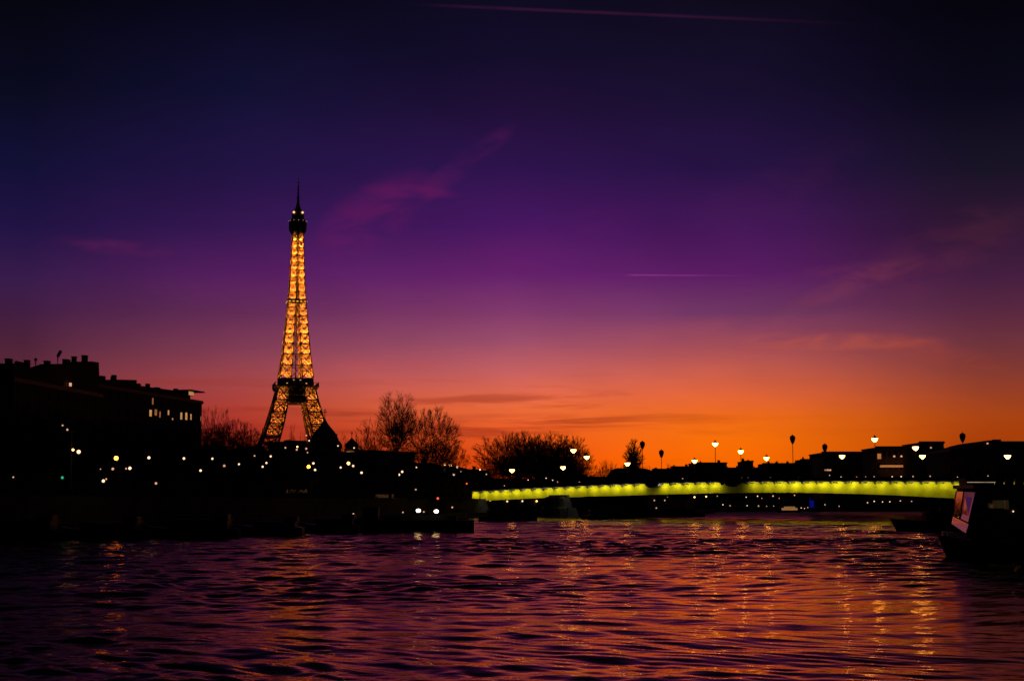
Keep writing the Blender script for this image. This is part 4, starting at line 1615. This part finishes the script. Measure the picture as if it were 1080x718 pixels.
for px, py, mt in ((425, 540, E_DIM), (447, 539.5, E_DIM), (477, 534.8, E_DIM)):
    p = at(px, py, D - 2)
    MB().ball((p.x - T.location.x, -2.1, p.z), .14, 8, 5).build('deck_lamp', mt, T)
p = at(461.7, 526, D)
MB().bar((p.x - T.location.x, .2, 2.6), (p.x - T.location.x, .2, p.z), .09).build('mast', IRON, T)
MB().ball((p.x - T.location.x, .2, p.z + .1), .2, 8, 5).build('red_mast_lamp', E_RED, T)

for i, (x0, x1, by, ty, lab) in enumerate((
        (-30, 62, 570, 549, 'black houseboat moored at the far left edge of the water'),
        (64, 152, 569, 551, 'black houseboat moored second from the left edge, below the amber lamp'),
        (154, 250, 567, 548, 'black houseboat moored third from the left edge of the water'),
        (252, 318, 565, 550, 'short black houseboat below the tower reflection'),
        (320, 378, 562, 547, 'short black houseboat just left of the floodlit barge'))):
    D = EYE * F0 / (by - YH)
    xa, xb = xat(x0, D), xat(x1, D)
    L = xb - xa
    T = thing('houseboat', lab, 'houseboat', ((xa + xb) / 2, D + 2.6, 0), 0, 'houseboats along the left bank')
    m = MB()
    m.loft(hull_loft(L, 5.0, 1.3, .5, .9))
    m.build('hull', HULL, T)
    zt = zat(ty, D) - .1
    MB().box((L * .05, .2, (1.3 + zt) / 2), (L * .66, 3.4, zt - 1.3)).build('cabin', CABIN, T)
    MB().box((L * .05, .2, zt + .08), (L * .70, 3.9, .15)).build('roof', HULL, T)
    MB().box((L * .30, .2, zt + .5), (2.0, 2.4, .7)).build('wheelhouse', CABIN, T)
    for k in range(6):
        window(T, (L * (-.22 + .1 * k), -1.52, (1.3 + zt) / 2 + .1), 0, 0, (.6, 1, .3))

# small lit excursion boat far under the bridge
D = 700.0
T = thing('excursion_boat', 'tiny lit boat far under the bridge beside the blue column', 'boat', (xat(831.5, D), D, 0))
m = MB()
L = 9.5
m.loft(hull_loft(L, 3.4, 1.1, .4, .8))
m.build('hull', HULL, T)
MB().box((.4, 0, 1.7), (L * .72, 2.6, 1.0)).build('cabin', emit('boat_cabin_glow', (1, .45, .15), .28), T)
MB().box((.4, 0, 2.6), (L * .5, 2.2, .5)).build('upper_cabin', emit('boat_cabin_glow', (1, .45, .15), .28), T)
MB().box((.4, 0, 2.28), (L * .76, 3.0, .12)).build('roof', CABIN, T)
# blue lit column on the far quay
D = 786.0
T = thing('blue_column', 'deep blue lit column on the far quay under the bridge', 'light column', (xat(856, D), D, LQ))
MB().box((0, 0, .3), (3.2, 2, .6)).build('base', CONC, T)
MB().lathe((0, 0, .6), [(1.1, 0), (1.1, 3.6), (.8, 5.6), (.4, 7.0)], 12).build('glowing_body', E_BLUE, T, True)

# dark boat behind, right
D = 262.0
xa, xb = xat(946, D), xat(1062, D)
L = xb - xa
T = thing('moored_barge', 'low dark barge behind the glass bowed boat at right', 'barge', ((xa + xb) / 2, D, 0), R(2))
m = MB()
m.loft(hull_loft(L, 5.0, 1.7, .5, 1.4))
m.build('hull', HULL, T)
MB().box((1.6, 0, 2.4), (L * .66, 3.8, 1.6)).build('cabin', CABIN, T)
MB().box((1.6, 0, 3.3), (L * .70, 4.4, .16)).build('roof', ZINC, T)
m = MB()
r_ = random.Random(4)
for k in range(26):
    x = -L * .3 + k * .62
    m.bar((x, -1.5, 3.3), (x + r_.uniform(-.1, .1), -1.5, 3.3 + r_.uniform(.3, 1.25)), r_.uniform(.08, .3))
m.build('deck_clutter', CABIN, T)
for k in range(8):
    window(T, (-L * .25 + k * 1.5, -1.92, 2.5), 0, 0, (.7, 1, .42))

# big passenger boat, glass bow, at the right edge
D = 140.0
xb0 = xat(988, D)
T = thing('passenger_boat', 'large dark passenger boat at the right edge, slanted glass bow reflecting the sunset', 'boat', (xb0, D, 0), R(0))


def bp(px, py, dy=0.0):
    p = at(px, py, D + dy)
    return Vector((p.x - xb0, dy, p.z))


# side view outline along x, beam along y (near side -3, far side +3)
LBT = 34.0
BMH = 4.1
m = MB()
rings = []
for t in np.linspace(0, 1, 20):
    x = 1.2 + t * LBT
    b = BMH * (1 - (1 - min(1, t / .16)) ** 2.0 * .93)
    zt = 1.35 + .65 * (1 - min(1, t / .12)) ** 2
    dx = -1.2 * (1 - min(1, t / .1))
    rings.append([(x, -b * .7, -.7), (x + dx * .5, -b * .96, .4), (x + dx, -b, zt), (x + dx, b, zt), (x + dx * .5, b * .96, .4), (x, b * .7, -.7)])
m.loft(rings)
m.build('hull', HULL, T)
# rail at bow deck
for s_ in (-1, 1):
    m = MB()
    pr = None
    for t in np.linspace(.01, .16, 8):
        x = 1.2 + t * LBT - 1.2 * (1 - min(1, t / .1))
        b = BMH * (1 - (1 - min(1, t / .16)) ** 2.0 * .93) * .96
        zt = 1.35 + .65 * (1 - min(1, t / .12)) ** 2
        m.bar((x, s_ * b, zt), (x, s_ * b, zt + .7), .05)
        if pr:
            m.bar(pr, (x, s_ * b, zt + .7), .05)
        pr = (x, s_ * b, zt + .7)
    m.build('bow_rail', IRON, T)
# cabin: profile points near side (y=-BMH) and far side (y=+BMH)
yn, yf = -4.0, 4.0
zr = 6.55            # roof level
wn_b, wn_t = bp(1021.5, 551, yn), bp(1035, 518.5, yn)
wf_b, wf_t = bp(1005, 543, yf), bp(1013, 517.5, yf)
print('WS', wn_b, wn_t, wf_b, wf_t)
GL = bpy.data.materials.new('bow_glass')
GL.use_nodes = True
gp = GL.node_tree.nodes['Principled BSDF']
gp.inputs['Base Color'].default_value = (.02, .02, .022, 1)
gp.inputs['Roughness'].default_value = .03
gp.inputs['IOR'].default_value = 5.0
gt = NT(GL.node_tree)
gc = gt.n('ShaderNodeTexCoord')
gn = gt.n('ShaderNodeTexNoise')
gn.inputs['Scale'].default_value = .5
gt.l(gc.outputs['Object'], gn.inputs['Vector'])
gb_ = gt.n('ShaderNodeBump')
gb_.inputs['Distance'].default_value = .012
gt.l(gn.outputs[0], gb_.inputs['Height'])
gt.l(gb_.outputs[0], gp.inputs['Normal'])


def panel(name, mt, a, b, c, d, th=.05):
    """a slab through four corners, thickened toward +x"""
    m = MB()
    q = [Vector(v) for v in (a, b, c, d)]
    e = [v + Vector((th, 0, 0)) for v in q]
    m.add(q + e, [(0, 1, 2, 3), (7, 6, 5, 4), (0, 4, 5, 1), (1, 5, 6, 2), (2, 6, 7, 3), (3, 7, 4, 0)])
    return m.build(name, mt, T)


xb_n, xt_n = wn_b.x, wn_t.x
zb_n, zt_n = wn_b.z, wn_t.z
mid_b, mid_t = bp(1012.5, 546.5, 0.0), bp(1019, 518, 0.0)
mid_t = mid_b + Vector((.17 * (mid_t.z - mid_b.z), 0, mid_t.z - mid_b.z))
wn_t = wn_b + Vector((.27 * (wn_t.z - wn_b.z), 0, wn_t.z - wn_b.z))
wf_t = wf_b + Vector((.17 * (wf_t.z - wf_b.z), 0, wf_t.z - wf_b.z))
panel('windscreen', GL, mid_b, wn_b, wn_t, mid_t)
panel('windscreen', GL, wf_b, mid_b, mid_t, wf_t)
m = MB()
for a, b in ((wn_b, wn_t), (mid_b, mid_t), (wf_b, wf_t), (wn_b, mid_b), (mid_b, wf_b), (wn_t, mid_t), (mid_t, wf_t)):
    m.bar(a - Vector((.03, 0, 0)), b - Vector((.03, 0, 0)), .05)
m.build('windscreen_frame', CABIN, T)
# ochre panel below
pn_b, pf_b = bp(1018.5, 562, yn), bp(1003.5, 552, yf)
panel('bow_panel', OCHRE, pf_b, pn_b, wn_b - Vector((.0, 0, .12)), wf_b - Vector((.0, 0, .12)))
# pale foredeck
fd = MB()
fd.add([(pf_b.x - 1.6, yf * .35, 2.02), (pn_b.x - .4, yn * .8, 1.72), (pn_b.x, yn, pn_b.z), (pf_b.x, yf, pf_b.z)], [(0, 1, 2, 3)])
fd.v += []
dk = MB().loft([[(pf_b.x - 1.7, .9, z), (pf_b.x - 1.7, -.9, z), (pn_b.x + .1, yn, z), (pn_b.x + .1, yf, z)] for z in (1.75, min(pn_b.z, pf_b.z) + .02)])
dk.build('foredeck', mat('foredeck_paint', (.6, .48, .46), .35, 0, .2, 1.0), T)
# cabin walls
m = MB()
X1 = 1.2 + LBT - 1
for s, wb, wtp in ((yn, wn_b, wn_t), (yf, wf_b, wf_t)):
    y0 = s * .995
    y1 = s * .95
    zb_ = 1.5
    poly = [(wb.x + .06, zb_), (X1, zb_), (X1, zr - .3), (wtp.x + .06, zr - .3), (wtp.x + .06, wtp.z), (wb.x + .06, wb.z)]
    m.add([(x, y0, z) for x, z in poly] + [(x, y1, z) for x, z in poly],
          [tuple(range(6)), tuple(range(11, 5, -1))] + [(i, (i + 1) % 6, 6 + (i + 1) % 6, 6 + i) for i in range(6)])
m.build('cabin_sides', CABIN, T)
m = MB()
m.loft([[(wn_t.x - .25, yn - .15, zr - .35 + z), (X1, yn - .15, zr - .35 + z), (X1, yf + .15, zr - .35 + z), (wf_t.x - .25, yf + .15, zr - .35 + z)] for z in (0, .35)])
m.build('roof', HULL, T)
m = MB()
zt0 = zr
for k in range(16):
    x = wn_t.x + .8 + k * .9
    m.box((x, yn * .6, zt0 + .28), (.7, .5, .55))
m.box((wn_t.x + 1.0, 0, zt0 + .3), (2.0, 2.2, .6))
m.build('roof_lockers', HULL, T)
# side windows
for px, py, wd, ht, mt in ((1045, 533, .45, .4, emit('boat_window_dim', (1, .66, .22), .012)), (1045.8, 534, .3, .3, emit('boat_window_dim', (1, .66, .22), .012)),
                           (1053.5, 531.5, 1.1, .7, emit('boat_window_dim', (1, .66, .22), .012)), (1061.5, 532, .4, .8, emit('boat_window_dim', (1, .66, .22), .012))):
    p = bp(px, py, yn - .02)
    MB().box((p.x, yn - .03, p.z), (wd, .05, ht)).build('side_window', mt, T)
for k in range(7):
    MB().box((wn_t.x + 5.2 + k * 3.0, yn - .02, 4.3), (2.6, .04, 1.5)).build('side_window', GLASSD, T)
p = bp(1068.6, 539, yn - .1)
MB().ball((p.x, yn - .1, p.z), .07, 8, 5).build('side_lamp', E_WHITE, T)
# strip of small lights on the roof edge
for i in range(14):
    px = 1021 + i * 2.15
    p = bp(px, 508.3, yn - .1)
    MB().box((p.x, yn - .1, p.z), (.16, .08, .06)).build('roof_edge_light', emit('roof_edge_glow', (1, .74, .5), .3), T)
